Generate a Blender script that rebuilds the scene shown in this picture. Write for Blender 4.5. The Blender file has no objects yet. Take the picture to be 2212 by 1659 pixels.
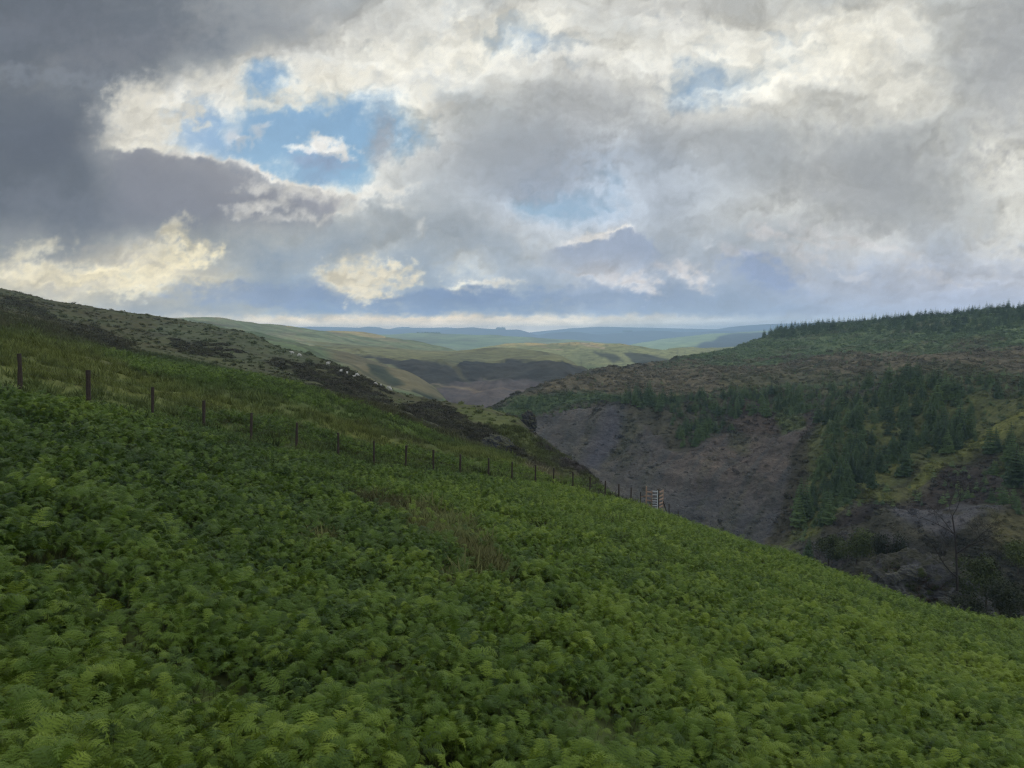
import bpy, math, random
import numpy as np
from mathutils import Vector, Matrix
from mathutils.bvhtree import BVHTree

scene = bpy.context.scene
COL = scene.collection
R = math.radians
# ------------------------------------------------------------------ camera, world, sun, exposure
F0, CX0, CY0, HOR = 1661.0, 1106.0, 829.5, 718.0      # survey units of the view used to measure the land
TH = math.atan((CY0 - HOR) / F0)
cam = bpy.data.objects.new("camera", bpy.data.cameras.new("camera"))
COL.objects.link(cam)
cam.location = (0, 0, 0)
cam.rotation_euler = (R(90) - TH, 0, 0)
cam.data.sensor_width = 36.0
cam.data.lens = 36.0 * F0 / 2212.0
cam.data.clip_start = 0.1
cam.data.clip_end = 80000
scene.camera = cam

SUN_AZ, SUN_EL = -60.0, 20.0          # degrees left of the view, degrees up
world = bpy.data.worlds.new("World")
scene.world = world
world.use_nodes = True
wn = world.node_tree
wn.nodes.clear()
sky = wn.nodes.new("ShaderNodeTexSky")
sky.sky_type = 'NISHITA'
sky.sun_disc = False
sky.sun_elevation = R(SUN_EL)
sky.sun_rotation = R(SUN_AZ)
bg = wn.nodes.new("ShaderNodeBackground")
bg.inputs[1].default_value = 0.10
wo = wn.nodes.new("ShaderNodeOutputWorld")
wn.links.new(sky.outputs[0], bg.inputs[0])
wn.links.new(bg.outputs[0], wo.inputs[0])

sun = bpy.data.objects.new("sun", bpy.data.lights.new("sun", 'SUN'))
COL.objects.link(sun)
sun.data.energy = 2.6
sun.data.angle = R(10)
sun.data.color = (1.0, 0.86, 0.66)
sdir = Vector((math.sin(R(SUN_AZ)) * math.cos(R(SUN_EL)), math.cos(R(SUN_AZ)) * math.cos(R(SUN_EL)), math.sin(R(SUN_EL))))
sun.rotation_euler = sdir.to_track_quat('Z', 'Y').to_euler()

scene.view_settings.view_transform = 'Standard'
scene.view_settings.look = 'None'
scene.view_settings.exposure = 0.0
scene.view_settings.gamma = 1.0
scene.cycles.use_denoising = True
scene.cycles.denoiser = 'OPENIMAGEDENOISE'
scene.cycles.denoising_input_passes = 'RGB_ALBEDO_NORMAL'
scene.cycles.denoising_prefilter = 'NONE'
scene.cycles.pixel_filter_type = 'BLACKMAN_HARRIS'
scene.cycles.filter_width = 1.3
scene.cycles.max_bounces = 8
scene.cycles.diffuse_bounces = 3
scene.cycles.volume_bounces = 1
scene.cycles.transparent_max_bounces = 8
scene.cycles.sample_clamp_indirect = 4.0

# ------------------------------------------------------------------ helpers
RNG = np.random.default_rng(7)


def P(px, py, Y):
    """view measurement (px, py) at forward distance Y metres -> world point"""
    cx = (np.asarray(px, float) - CX0) / F0
    cy = (CY0 - np.asarray(py, float)) / F0
    f = math.cos(TH) + cy * math.sin(TH)
    z = cy * math.cos(TH) - math.sin(TH)
    Y = np.asarray(Y, float)
    return np.stack([cx / f * Y, Y + 0 * cx, z / f * Y], -1)


def proj(W):
    x, y, z = W[..., 0], W[..., 1], W[..., 2]
    d = y * math.cos(TH) - z * math.sin(TH)
    u = y * math.sin(TH) + z * math.cos(TH)
    d = np.where(d > 1e-3, d, 1e-3)
    return CX0 + F0 * x / d, CY0 - F0 * u / d


def _hash(ix, iy, s):
    h = (ix.astype(np.int64) * 374761393 + iy.astype(np.int64) * 668265263 + s * 982451653) & 0xFFFFFFFF
    h = ((h ^ (h >> 13)) * 1274126177) & 0xFFFFFFFF
    h = ((h ^ (h >> 16)) * 2246822519) & 0xFFFFFFFF
    return (h ^ (h >> 15)) & 0xFFFFFFFF


def perlin(x, y, s=0):
    ix, iy = np.floor(x), np.floor(y)
    fx, fy = x - ix, y - iy

    def g(dx, dy):
        a = _hash(ix + dx, iy + dy, s) * (2 * math.pi / 4294967296.0)
        return np.cos(a) * (fx - dx) + np.sin(a) * (fy - dy)
    u = fx * fx * fx * (fx * (fx * 6 - 15) + 10)
    v = fy * fy * fy * (fy * (fy * 6 - 15) + 10)
    a = g(0, 0) * (1 - u) + g(1, 0) * u
    b = g(0, 1) * (1 - u) + g(1, 1) * u
    return (a * (1 - v) + b * v) * 1.5


def fbm(x, y, s=0, o=5, gain=0.5, ridged=False):
    t = np.zeros(np.broadcast(x, y).shape)
    a, n = 1.0, 0.0
    for i in range(o):
        p = perlin(x, y, s + i * 17)
        if ridged:
            p = 1 - 2 * np.abs(p)
        t += a * p
        n += a
        a *= gain
        x, y = x * 2.03 + 11.3, y * 2.03 - 7.1
    return t / n * (1.0 if ridged else 1.6)


def sst(a, b, x):
    t = np.clip((x - a) / (b - a), 0, 1)
    return t * t * (3 - 2 * t)


def lin(c):
    c = np.asarray(c, float) / 255.0
    return np.where(c <= 0.04045, c / 12.92, ((c + 0.055) / 1.055) ** 2.4)


def seg_dist(x, y, pts, closed=True):
    """unsigned distance to the polyline; with closed also the inside test"""
    pts = np.asarray(pts, float)
    d = np.full(x.shape, 1e9)
    ins = np.zeros(x.shape, bool)
    n = len(pts)
    for i in range(n if closed else n - 1):
        x0, y0 = pts[i]
        x1, y1 = pts[(i + 1) % n]
        dx, dy = x1 - x0, y1 - y0
        t = np.clip(((x - x0) * dx + (y - y0) * dy) / (dx * dx + dy * dy + 1e-9), 0, 1)
        d = np.minimum(d, (x - x0 - t * dx) ** 2 + (y - y0 - t * dy) ** 2)
        if closed and abs(dy) > 1e-9:
            c = ((y0 > y) != (y1 > y)) & (x < dx * (y - y0) / dy + x0)
            ins ^= c
    return np.sqrt(d), ins


def poly(x, y, pts, soft=8.0):
    """0..1 mask of a polygon with a soft edge"""
    d, ins = seg_dist(x, y, pts)
    return sst(-soft, soft, np.where(ins, d, -d))


def sdf(x, y, pts):
    d, ins = seg_dist(x, y, pts)
    return np.where(ins, d, -d)


def line(x, y, pts, w, soft=None):
    d, _ = seg_dist(x, y, pts, False)
    return 1 - sst(w * 0.4, w, d)


def tag(o, label=None, category=None, kind=None, group=None):
    if label:
        o["label"] = label
    if category:
        o["category"] = category
    if kind:
        o["kind"] = kind
    if group:
        o["group"] = group
    return o


def mesh_np(name, V, Fq, mat=None, smooth=False):
    me = bpy.data.meshes.new(name)
    V = np.asarray(V, np.float32)
    Fq = np.asarray(Fq, np.int32)
    k = Fq.shape[1]
    me.vertices.add(len(V))
    me.vertices.foreach_set("co", V.ravel())
    me.loops.add(Fq.size)
    me.loops.foreach_set("vertex_index", Fq.ravel())
    me.polygons.add(len(Fq))
    me.polygons.foreach_set("loop_start", np.arange(0, Fq.size, k, dtype=np.int32))
    me.update(calc_edges=True)
    if smooth:
        me.polygons.foreach_set("use_smooth", np.ones(len(Fq), bool))
    if mat:
        me.materials.append(mat)
    return me


def link(name, me, parent=None):
    o = bpy.data.objects.new(name, me)
    COL.objects.link(o)
    if parent:
        o.parent = parent
    return o


def add_col(me, rgb, name="Col"):
    a = me.attributes.new(name, 'FLOAT_COLOR', 'POINT')
    c = np.ones((len(me.vertices), 4), np.float32)
    c[:, :3] = rgb
    a.data.foreach_set("color", c.ravel())


def add_float(me, v, name):
    a = me.attributes.new(name, 'FLOAT', 'POINT')
    a.data.foreach_set("value", np.asarray(v, np.float32).ravel())


class NT:
    """tiny node helper"""

    def __init__(s, mat):
        s.m = mat
        mat.use_nodes = True
        s.t = mat.node_tree
        s.t.nodes.clear()
        s.out = s.t.nodes.new("ShaderNodeOutputMaterial")

    def n(s, kind, **kw):
        nd = s.t.nodes.new("ShaderNode" + kind)
        for k, v in kw.items():
            setattr(nd, k, v)
        return nd

    def l(s, a, b):
        s.t.links.new(a, b)

    def noise(s, vec, scale, detail=4.0, rough=0.6):
        nd = s.n("TexNoise")
        nd.inputs["Scale"].default_value = scale
        nd.inputs["Detail"].default_value = detail
        nd.inputs["Roughness"].default_value = rough
        s.l(vec, nd.inputs["Vector"])
        return nd.outputs[0]

    def math(s, op, a, b=None):
        nd = s.n("Math", operation=op)
        for i, v in enumerate((a, b)):
            if v is None:
                continue
            if isinstance(v, (int, float)):
                nd.inputs[i].default_value = v
            else:
                s.l(v, nd.inputs[i])
        return nd.outputs[0]

    def maprange(s, v, a, b, c, d):
        nd = s.n("MapRange")
        s.l(v, nd.inputs[0])
        for i, q in enumerate((a, b, c, d)):
            nd.inputs[i + 1].default_value = q
        return nd.outputs[0]

    def mixc(s, f, a, b, mode='MIX'):
        nd = s.n("MixRGB", blend_type=mode)
        for i, v in enumerate((f, a, b)):
            if isinstance(v, (int, float)):
                nd.inputs[i].default_value = v
            elif isinstance(v, tuple):
                nd.inputs[i].default_value = (*v, 1)
            else:
                s.l(v, nd.inputs[i])
        return nd.outputs[0]


def terrain_mat(name, s1, s2, contrast=0.35, bump=0.5, dist=1.0):
    """ground material: the mapped ground cover colour, broken up by two sizes of world noise"""
    m = bpy.data.materials.new(name)
    t = NT(m)
    co = t.n("TexCoord").outputs["Object"]
    a = t.n("Attribute", attribute_name="Col").outputs["Color"]
    n1 = t.noise(co, s1, 8.0, 0.62)
    n2 = t.noise(co, s2, 6.0, 0.7)
    v1 = t.maprange(n1, 0.3, 0.7, 1 - contrast, 1 + contrast)
    v2 = t.maprange(n2, 0.3, 0.7, 1 - contrast, 1 + contrast)
    v = t.math('MULTIPLY', v1, v2)
    vm = t.n("VectorMath", operation='SCALE')
    t.l(a, vm.inputs[0])
    t.l(v, vm.inputs["Scale"])
    hue = t.mixc(t.maprange(n2, 0.35, 0.65, 0.0, 0.35), vm.outputs[0], (1.25, 1.0, 0.7), 'MULTIPLY')
    b = t.n("BsdfPrincipled")
    t.l(hue, b.inputs["Base Color"])
    b.inputs["Roughness"].default_value = 0.95
    b.inputs["Specular IOR Level"].default_value = 0.1
    bp = t.n("Bump")
    bp.inputs["Strength"].default_value = bump
    bp.inputs["Distance"].default_value = dist
    t.l(t.math('ADD', n1, t.math('MULTIPLY', n2, 0.5)), bp.inputs["Height"])
    t.l(bp.outputs[0], b.inputs["Normal"])
    t.l(b.outputs[0], t.out.inputs[0])
    return m


def plain_mat(name, col, rough=0.9, nscale=8.0, contrast=0.3, metallic=0.0):
    m = bpy.data.materials.new(name)
    t = NT(m)
    co = t.n("TexCoord").outputs["Object"]
    n = t.noise(co, nscale, 6.0, 0.65)
    v = t.maprange(n, 0.3, 0.7, 1 - contrast, 1 + contrast)
    vm = t.n("VectorMath", operation='SCALE')
    vm.inputs[0].default_value = col
    t.l(v, vm.inputs["Scale"])
    b = t.n("BsdfPrincipled")
    t.l(vm.outputs[0], b.inputs["Base Color"])
    b.inputs["Roughness"].default_value = rough
    b.inputs["Metallic"].default_value = metallic
    b.inputs["Specular IOR Level"].default_value = 0.2
    bp = t.n("Bump")
    bp.inputs["Strength"].default_value = 0.4
    bp.inputs["Distance"].default_value = 0.01
    t.l(n, bp.inputs["Height"])
    t.l(bp.outputs[0], b.inputs["Normal"])
    t.l(b.outputs[0], t.out.inputs[0])
    return m


def leaf_mat(name, dark, mid, light, transl=0.3):
    """foliage; the 'tint' each plant carries picks between three leaf colours"""
    m = bpy.data.materials.new(name)
    t = NT(m)
    tint = t.n("Attribute", attribute_name="tint", attribute_type='INSTANCER').outputs["Fac"]
    rnd = t.n("ObjectInfo").outputs["Random"]
    f = t.math('ADD', tint, t.maprange(rnd, 0, 1, -0.22, 0.22))
    cr = t.n("ValToRGB")
    e = cr.color_ramp.elements
    e[0].position = 0.0
    e[0].color = (*dark, 1)
    e[1].position = 1.0
    e[1].color = (*light, 1)
    x = e.new(0.5)
    x.color = (*mid, 1)
    t.l(f, cr.inputs[0])
    d = t.n("BsdfPrincipled")
    d.inputs["Roughness"].default_value = 0.5
    d.inputs["Specular IOR Level"].default_value = 0.22
    t.l(cr.outputs[0], d.inputs["Base Color"])
    tr = t.n("BsdfTranslucent")
    t.l(cr.outputs[0], tr.inputs[0])
    mx = t.n("MixShader")
    mx.inputs[0].default_value = transl
    t.l(d.outputs[0], mx.inputs[1])
    t.l(tr.outputs[0], mx.inputs[2])
    t.l(mx.outputs[0], t.out.inputs[0])
    return m


# ------------------------------------------------------------------ terrain sheets
LAT = np.arange(-1500, 4000.0, 4.0)


def smooth_row(pts, sig):
    pts = np.asarray(pts, float)
    o = []
    for k in (1, 2):
        v = pts[:, k] if k == 1 else 1.0 / pts[:, 2]
        y = np.interp(LAT, pts[:, 0], v)
        if sig > 0:
            r = int(sig * 3 / 4) + 1
            w = np.exp(-0.5 * (np.arange(-r, r + 1) * 4 / sig) ** 2)
            w /= w.sum()
            y = np.convolve(np.pad(y, r, mode='edge'), w, 'valid')
        o.append(y)
    return o


def pchip(Yk, t):
    """Yk (n, cols) at knots 0..n-1, sampled at t -> (len(t), cols)"""
    n = len(Yk)
    d = np.diff(Yk, axis=0)
    m = np.zeros_like(Yk)
    a, b = d[:-1], d[1:]
    same = (a * b) > 0
    m[1:-1] = np.where(same, 2 * a * b / np.where(same, a + b, 1), 0)
    m[0], m[-1] = d[0], d[-1]
    i = np.clip(np.floor(t).astype(int), 0, n - 2)
    s = (t - i)[:, None]
    return ((1 + 2 * s) * (1 - s) ** 2 * Yk[i] + s * (1 - s) ** 2 * m[i] + s * s * (3 - 2 * s) * Yk[i + 1] + s * s * (s - 1) * m[i + 1])


SHEETS = {}


def sheet(name, rows, counts, x0, x1, step, mat, colorfn, disp=(), sig=8.0, sigs=None):
    lo, hi = max(x0, -40), min(x1, 2260)
    cols = np.concatenate([np.arange(x0, lo, 14.0), np.arange(lo, hi, step), np.arange(hi, x1 + 1, 14.0)])
    py, iv = [], []
    for i, r in enumerate(rows):
        a, b = smooth_row(r, sigs[i] if sigs else sig)
        py.append(np.interp(cols, LAT, a))
        iv.append(np.interp(cols, LAT, b))
    t = np.concatenate([np.arange(c) / c + i for i, c in enumerate(counts)] + [[len(rows) - 1]])
    PYg = pchip(np.array(py), t)
    IV = pchip(np.array(iv), t)
    PXg = np.broadcast_to(cols, PYg.shape)
    W = P(PXg, PYg, 1.0 / IV)
    for amp, wl, seed, octs, rid in disp:
        A = amp(PXg, PYg, W, t[:, None]) if callable(amp) else amp
        W[..., 2] += A * fbm(W[..., 0] / wl, W[..., 1] / wl, seed, octs, 0.5, rid)
    rgb = colorfn(PXg, PYg, W)
    nr, nc = PYg.shape
    idx = np.arange(nr * nc).reshape(nr, nc)
    Fq = np.stack([idx[:-1, :-1], idx[:-1, 1:], idx[1:, 1:], idx[1:, :-1]], -1).reshape(-1, 4)
    me = mesh_np(name, W.reshape(-1, 3), Fq, mat, True)
    add_col(me, rgb.reshape(-1, 3))
    o = link(name, me)
    o["kind"] = "structure"
    SHEETS[name] = dict(W=W, PX=PXg, PY=PYg, F=Fq, o=o, bvh=None, t=t)
    return o


def mixm(c, m, col):
    return c * (1 - m[..., None]) + np.asarray(col, float) * m[..., None]


def bvh(name):
    s = SHEETS[name]
    if s['bvh'] is None:
        s['bvh'] = BVHTree.FromPolygons([tuple(v) for v in s['W'].reshape(-1, 3).tolist()], s['F'].tolist())
    return s['bvh']


def hit(name, px, py):
    d = Vector(P(px, py, 1.0)).normalized()
    r = bvh(name).ray_cast(Vector((0, 0, 0)), d)
    return r[0]


def drop(name, x, y, z0=400.0):
    r = bvh(name).ray_cast(Vector((x, y, z0)), Vector((0, 0, -1)))
    return r[0]


def scatter(name, n, dens):
    """n random surface points of a sheet, by area x dens(px, py, W)"""
    s = SHEETS[name]
    W, PX, PY = s['W'], s['PX'], s['PY']
    a, b, c = W[:-1, :-1], W[:-1, 1:], W[1:, :-1]
    ar = np.linalg.norm(np.cross(b - a, c - a), axis=-1)
    w = ar * dens(PX[:-1, :-1], PY[:-1, :-1], a)
    w = w.ravel()
    tot = w.sum()
    k = RNG.choice(len(w), n, p=w / tot)
    i, j = np.unravel_index(k, ar.shape)
    u, v = RNG.random(n)[:, None], RNG.random(n)[:, None]
    d = W[1:, 1:]
    p = (W[i, j] * (1 - u) * (1 - v) + W[i, j + 1] * u * (1 - v) + W[i + 1, j] * (1 - u) * v + W[i + 1, j + 1] * u * v)
    return p, PX[i, j], PY[i, j]


# fence posts: a straight line down the slope, measured tops
POST_PX = np.array([72, 342, 596, 800, 987, 1165, 1330, 1470, 1595, 1706, 1811, 1923, 2015, 2108, 2179, 2256, 2323, 2383, 2437, 2485]) / 1.8228
POST_TOP = np.array([1392, 1457, 1524, 1577, 1625, 1664, 1704, 1736, 1754, 1771, 1789, 1804, 1819, 1830, 1842, 1858, 1878, 1893, 1906, 1919]) / 1.8228
POST_Y = 33 + 2.1 * np.arange(20)
POST_HT = np.full(20, 1.6)
_tops = P(POST_PX, POST_TOP, POST_Y)
_base = _tops.copy()
_base[:, 2] -= POST_HT
_bpx, _bpy = proj(_base)
ROW_F = [(-720, 668, 25)] + [(a, b, c) for a, b, c in zip(_bpx, _bpy, POST_Y)] + \
    [(1500, 1158, 60), (1650, 1212, 53), (1850, 1287, 45), (2000, 1352, 40), (2212, 1408, 35), (2900, 1545, 27), (3300, 1600, 24)]


def plane_row(Y):
    o = []
    for px in (-1200, -720, 0, 400, 800, 1106, 1500, 1900, 2212, 2900, 3300):
        u = (px - CX0) / F0
        z = -3.7 + (-0.24 * u - 0.148) * Y
        o.append((px, proj(np.array([u * Y, Y, z]))[1], Y))
    return o


def bottom_row():
    o = []
    for px in (-1200, -720, 0, 400, 800, 1106, 1500, 1900, 2212, 2900):
        u = (px - CX0) / F0
        Y = 3.7 / (0.60 + 0.24 * u * -1 - 0.148 + 0.0) if False else 3.7 / max(0.20, (0.60 - 0.24 * u - 0.148))
        z = -3.7 + (-0.24 * u - 0.148) * Y
        o.append((px, proj(np.array([u * Y, Y, z]))[1], Y))
    return o


ROW_E = [(-900, 590, 45), (-720, 600, 45), (0, 722, 62), (300, 792, 75), (575, 822, 85), (700, 852, 90), (840, 884, 95), (960, 942, 90), (1100, 988, 85),
         (1200, 1027, 82), (1290, 1064, 80), (1363, 1096, 79), (1430, 1124, 77), (1500, 1145, 74), (1650, 1192, 68), (1850, 1261, 60), (2000, 1324, 53), (2212, 1370, 47), (2900, 1490, 37), (3300, 1550, 34)]
ROW_D = [(-900, 540, 90), (-720, 545, 90), (0, 693, 110), (300, 772, 120), (575, 832, 130), (700, 874, 130), (840, 915, 125), (960, 985, 115), (1100, 1060, 108),
         (1290, 1150, 100), (1500, 1290, 92), (1850, 1420, 76), (2212, 1560, 62), (2900, 1700, 50), (3300, 1750, 46)]
ROW_M = [(-900, 520, 180), (-720, 525, 180), (0, 665, 200), (300, 738, 190), (575, 796, 170), (700, 832, 165), (840, 873, 155), (900, 900, 150), (960, 922, 148), (1100, 965, 135),
         (1200, 1030, 125), (1290, 1120, 115), (1500, 1380, 110), (1850, 1540, 90), (2212, 1700, 80), (2900, 1850, 70), (3300, 1900, 66)]
ROW_K = [(-900, 470, 350), (-720, 480, 350), (0, 624, 330), (120, 652, 330), (357, 688, 320), (439, 699, 310), (549, 724, 290), (603, 752, 270), (658, 765, 255), (708, 782, 245), (768, 806, 230), (823, 831, 215),
         (850, 845, 210), (878, 857, 205), (987, 872, 190), (1070, 886, 178), (1119, 898, 172), (1141, 924, 166), (1207, 983, 150), (1289, 1043, 130), (1400, 1200, 122), (1500, 1440, 120), (1850, 1650, 105), (2212, 1800, 95), (3300, 2000, 85)]
ROW_B = [(-900, 520, 520), (0, 680, 500), (357, 735, 460), (603, 830, 380), (768, 890, 330), (850, 930, 310), (987, 985, 280), (1119, 1050, 240), (1289, 1220, 180), (1500, 1560, 140), (1850, 1750, 120), (2212, 1900, 110), (3300, 2100, 100)]


def near_amp(px, py, W, t):
    return np.where(t < 2.0, 0.25, 0.35)


# litter / worn strip between the ferns
LITTER = [[(765, 1085), (900, 1098), (1010, 1135), (1075, 1190), (1100, 1265), (1020, 1255), (925, 1200), (840, 1150)],
          [(640, 1165), (700, 1160), (720, 1200), (660, 1210)], [(930, 1262), (1000, 1262), (990, 1312), (940, 1310)]]


def far_bracken(px, py):
    n = fbm(px / 70.0, py / 25.0, 5, 4)
    return poly(px + 30 * n, py + 8 * n, [(235, 770), (330, 768), (470, 800), (600, 815), (720, 860), (860, 910), (1000, 965), (930, 962), (760, 905), (700, 895), (560, 850), (420, 838), (300, 812)], 9)


def fence_py(px):
    return np.interp(px, [r[0] for r in ROW_F], [r[1] for r in ROW_F])


def bracken_mask(px, py, W):
    n = fbm(W[..., 0] / 7.0, W[..., 1] / 7.0, 31, 4)
    fy = fence_py(px)
    bound = fy + np.interp(px, [0, 300, 600, 1100, 1300, 1363, 2300], [10, -8, -48, -28, -6, -40, -80])
    m = sst(-5, 5, py - bound + 7 * n)
    m = np.where(px > 1340, 1.0, m)
    m = np.maximum(m, far_bracken(px, py) * 0.7 * sst(-0.5, 0.2, fbm(W[..., 0] / 11.0, W[..., 1] / 11.0, 47, 4)))
    h = sst(-0.55, 0.1, fbm(W[..., 0] / 1.9, W[..., 1] / 1.9, 44, 4))
    m = m * (0.12 + 0.88 * h)
    for L in LITTER:
        m = m * (1 - 0.93 * poly(px + 25 * n, py + 14 * n, L, 10))
    # the narrow trod on the right shoulder
    m = m * (1 - 0.97 * line(px + 6 * n, py, [(1500, 1160), (1560, 1186), (1620, 1216), (1690, 1252)], 10))
    return m


def near_col(px, py, W):
    nx = fbm(W[..., 0] / 9.0, W[..., 1] / 9.0, 3, 5)
    n2 = fbm(W[..., 0] / 25.0, W[..., 1] / 25.0, 9, 5)
    wx, wy = px + 22 * n2, py + 9 * n2
    heath = np.array([0.066, 0.068, 0.035])
    c = np.broadcast_to(heath, px.shape + (3,)).copy()
    # greener, paler grass high on the shoulder
    c = mixm(c, sst(-0.4, 0.5, n2) * 0.8, (0.070, 0.084, 0.040))
    c = mixm(c, poly(wx, wy, [(330, 690), (560, 720), (700, 770), (640, 800), (500, 770), (330, 720)], 14) * 0.8, (0.078, 0.096, 0.054))
    # rushy olive grass on the lower left
    gr = sst(0, 30, py - np.interp(px, [-900, 0, 150, 300, 500, 700, 900], [640, 700, 725, 745, 800, 850, 940]) + 22 * nx) * (W[..., 1] < 125)
    c = mixm(c, gr, (0.090, 0.118, 0.038))
    yel = poly(wx, wy, [(0, 730), (180, 760), (330, 810), (430, 850), (600, 880), (800, 915), (960, 960), (1290, 1050), (1370, 1085), (1200, 1040), (1000, 1010), (800, 970), (600, 920), (400, 880), (100, 830), (0, 810)], 16)
    c = mixm(c, yel * sst(-0.8, 0.3, nx), (0.112, 0.132, 0.038))
    c = mixm(c, poly(wx, wy, [(1130, 995), (1250, 1022), (1340, 1062), (1250, 1052), (1130, 1025)], 8) * 0.7, (0.150, 0.130, 0.085))
    c = mixm(c, far_bracken(px, py) * 0.8, (0.075, 0.115, 0.034))
    # heather: dark patches
    hn = fbm(W[..., 0] / 14.0, W[..., 1] / 14.0, 61, 5)
    heather = (0.040, 0.038, 0.028)
    hm = poly(wx, wy, [(0, 638), (70, 655), (130, 690), (200, 705), (290, 745), (250, 775), (180, 735), (110, 705), (40, 672), (0, 665)], 9) * 0.75
    hm = np.maximum(hm, poly(wx, wy, [(370, 735), (470, 738), (530, 760), (500, 775), (430, 770), (380, 755)], 9) * sst(-0.5, 0.1, hn))
    hm = np.maximum(hm, poly(wx, wy, [(600, 775), (720, 785), (800, 820), (840, 850), (845, 880), (770, 880), (700, 850), (620, 820), (560, 790)], 14) * sst(-0.35, 0.15, hn))
    hm = np.maximum(hm, poly(px + 8 * nx, py + 5 * nx, [(858, 872), (920, 865), (990, 880), (1060, 915), (1100, 960), (1170, 1010), (1240, 1040), (1150, 1010), (1050, 985), (960, 945), (880, 915)], 6) * sst(-0.9, -0.2, hn))
    far = (W[..., 1] > 97)
    hm = np.maximum(hm, 0.4 * sst(0.2, 0.6, hn + 0.5 * nx) * sst(150, 180, W[..., 1]))
    hm = hm * (0.45 + 0.55 * sst(-0.4, 0.25, fbm(W[..., 0] / 5.0, W[..., 1] / 5.0, 77, 4)))
    c = mixm(c, hm * far, heather)
    spots = sst(0.32, 0.5, fbm(W[..., 0] / 5.0, W[..., 1] / 5.0, 71, 4)) * 0.4 * (W[..., 1] > 60)
    c = mixm(c, spots, (0.060, 0.058, 0.040))
    # spur nose: green grass streaked with heather, broken rock at the lip
    nose = poly(px, py, [(990, 868), (1119, 893), (1150, 925), (1300, 1045), (1360, 1100), (1250, 1060), (1150, 990), (1060, 930), (985, 888)], 5)
    c = mixm(c, nose * 0.9, (0.086, 0.104, 0.036))
    c = mixm(c, nose * sst(0.0, 0.45, hn) * 0.8, (0.055, 0.054, 0.040))
    c = mixm(c, poly(px, py, [(1119, 900), (1150, 925), (1300, 1045), (1380, 1120), (1290, 1080), (1180, 1000)], 10) * sst(-0.4, 0.4, nx), (0.052, 0.046, 0.042))
    br = bracken_mask(px, py, W) * (W[..., 1] < 100)
    c = mixm(c, br * 0.85, (0.030, 0.042, 0.014))
    n = fbm(W[..., 0] / 7.0, W[..., 1] / 7.0, 31, 4)
    for L in LITTER:
        c = mixm(c, poly(px + 25 * n, py + 14 * n, L, 12), (0.092, 0.096, 0.036))
    c = mixm(c, poly(px, py, [(880, 1120), (1000, 1150), (1050, 1200), (1000, 1195), (900, 1150)], 12) * 0.8, (0.120, 0.14, 0.05))
    c = mixm(c, poly(px + 20 * n, py + 8 * n, [(760, 1080), (880, 1090), (880, 1140), (800, 1130)], 12) * 0.8, (0.064, 0.066, 0.028))
    return c


M_near = terrain_mat("hillside_turf", 0.6, 0.09, 0.2, 0.45, 0.3)
hill = sheet("hillside", [plane_row(1.6), bottom_row(), ROW_F, ROW_E, ROW_D, ROW_M, ROW_K, ROW_B], [10, 90, 60, 60, 60, 130, 16], -1200, 3300, 3.2, M_near, near_col,
             disp=[(near_amp, 6.0, 1, 5, False), (lambda px, py, W, t: sst(90, 130, W[..., 1]) * 0.8, 26.0, 2, 5, False)], sig=9.0, sigs=[20, 20, 14, 10, 12, 12, 6, 10])
tag(hill, "bracken covered hillside falling from the grassy shoulder to the gorge")


# ------------------------------------------------------------------ right-hand side of the gorge
G0 = [(850, 1250, 280), (1070, 1200, 270), (1300, 1330, 190), (1500, 1420, 165), (1700, 1440, 150), (1850, 1500, 140), (2212, 1600, 120), (2900, 1750, 100), (3300, 1800, 95)]
G1 = [(850, 1000, 380), (1070, 925, 400), (1180, 990, 330), (1290, 1070, 280), (1500, 1190, 240), (1650, 1230, 220), (1850, 1290, 190), (2050, 1330, 165), (2212, 1370, 150), (2900, 1450, 120), (3300, 1480, 115)]
G2 = [(850, 940, 400), (1070, 893, 412), (1180, 950, 370), (1290, 985, 350), (1500, 1035, 310), (1700, 1040, 285), (1900, 1060, 250), (2212, 1090, 210), (2900, 1110, 170), (3300, 1120, 160)]
G3 = [(850, 930, 420), (1070, 882, 422), (1150, 872, 432), (1300, 862, 435), (1450, 858, 430), (1700, 850, 410), (1900, 850, 370), (2100, 850, 320), (2212, 845, 295), (2900, 845, 240), (3300, 840, 220)]
G4 = [(850, 925, 430), (1070, 879, 428), (1130, 850, 450), (1200, 832, 490), (1300, 812, 510), (1500, 808, 540), (1700, 798, 550), (1900, 788, 510), (2212, 775, 440), (2900, 755, 330), (3300, 750, 300)]
G5 = [(850, 920, 435), (1070, 878, 432), (1100, 858, 455), (1200, 823, 520), (1300, 798, 600), (1420, 788, 650), (1560, 775, 690), (1700, 760, 700), (1900, 750, 640), (2212, 735, 540), (2900, 700, 420), (3300, 690, 380)]
G6 = [(850, 920, 440), (1070, 877, 436), (1100, 856, 460), (1200, 820, 530), (1300, 794, 620), (1420, 785, 680), (1500, 771, 780), (1560, 757, 820), (1640, 732, 860), (1680, 716, 880), (1780, 703, 860), (1900, 694, 820), (2000, 686, 780), (2212, 670, 700), (2900, 620, 540), (3300, 600, 500)]
G7 = [(850, 960, 500), (1070, 915, 500), (1200, 870, 600), (1420, 830, 780), (1680, 770, 1000), (2212, 730, 850), (3300, 680, 650)]


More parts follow.
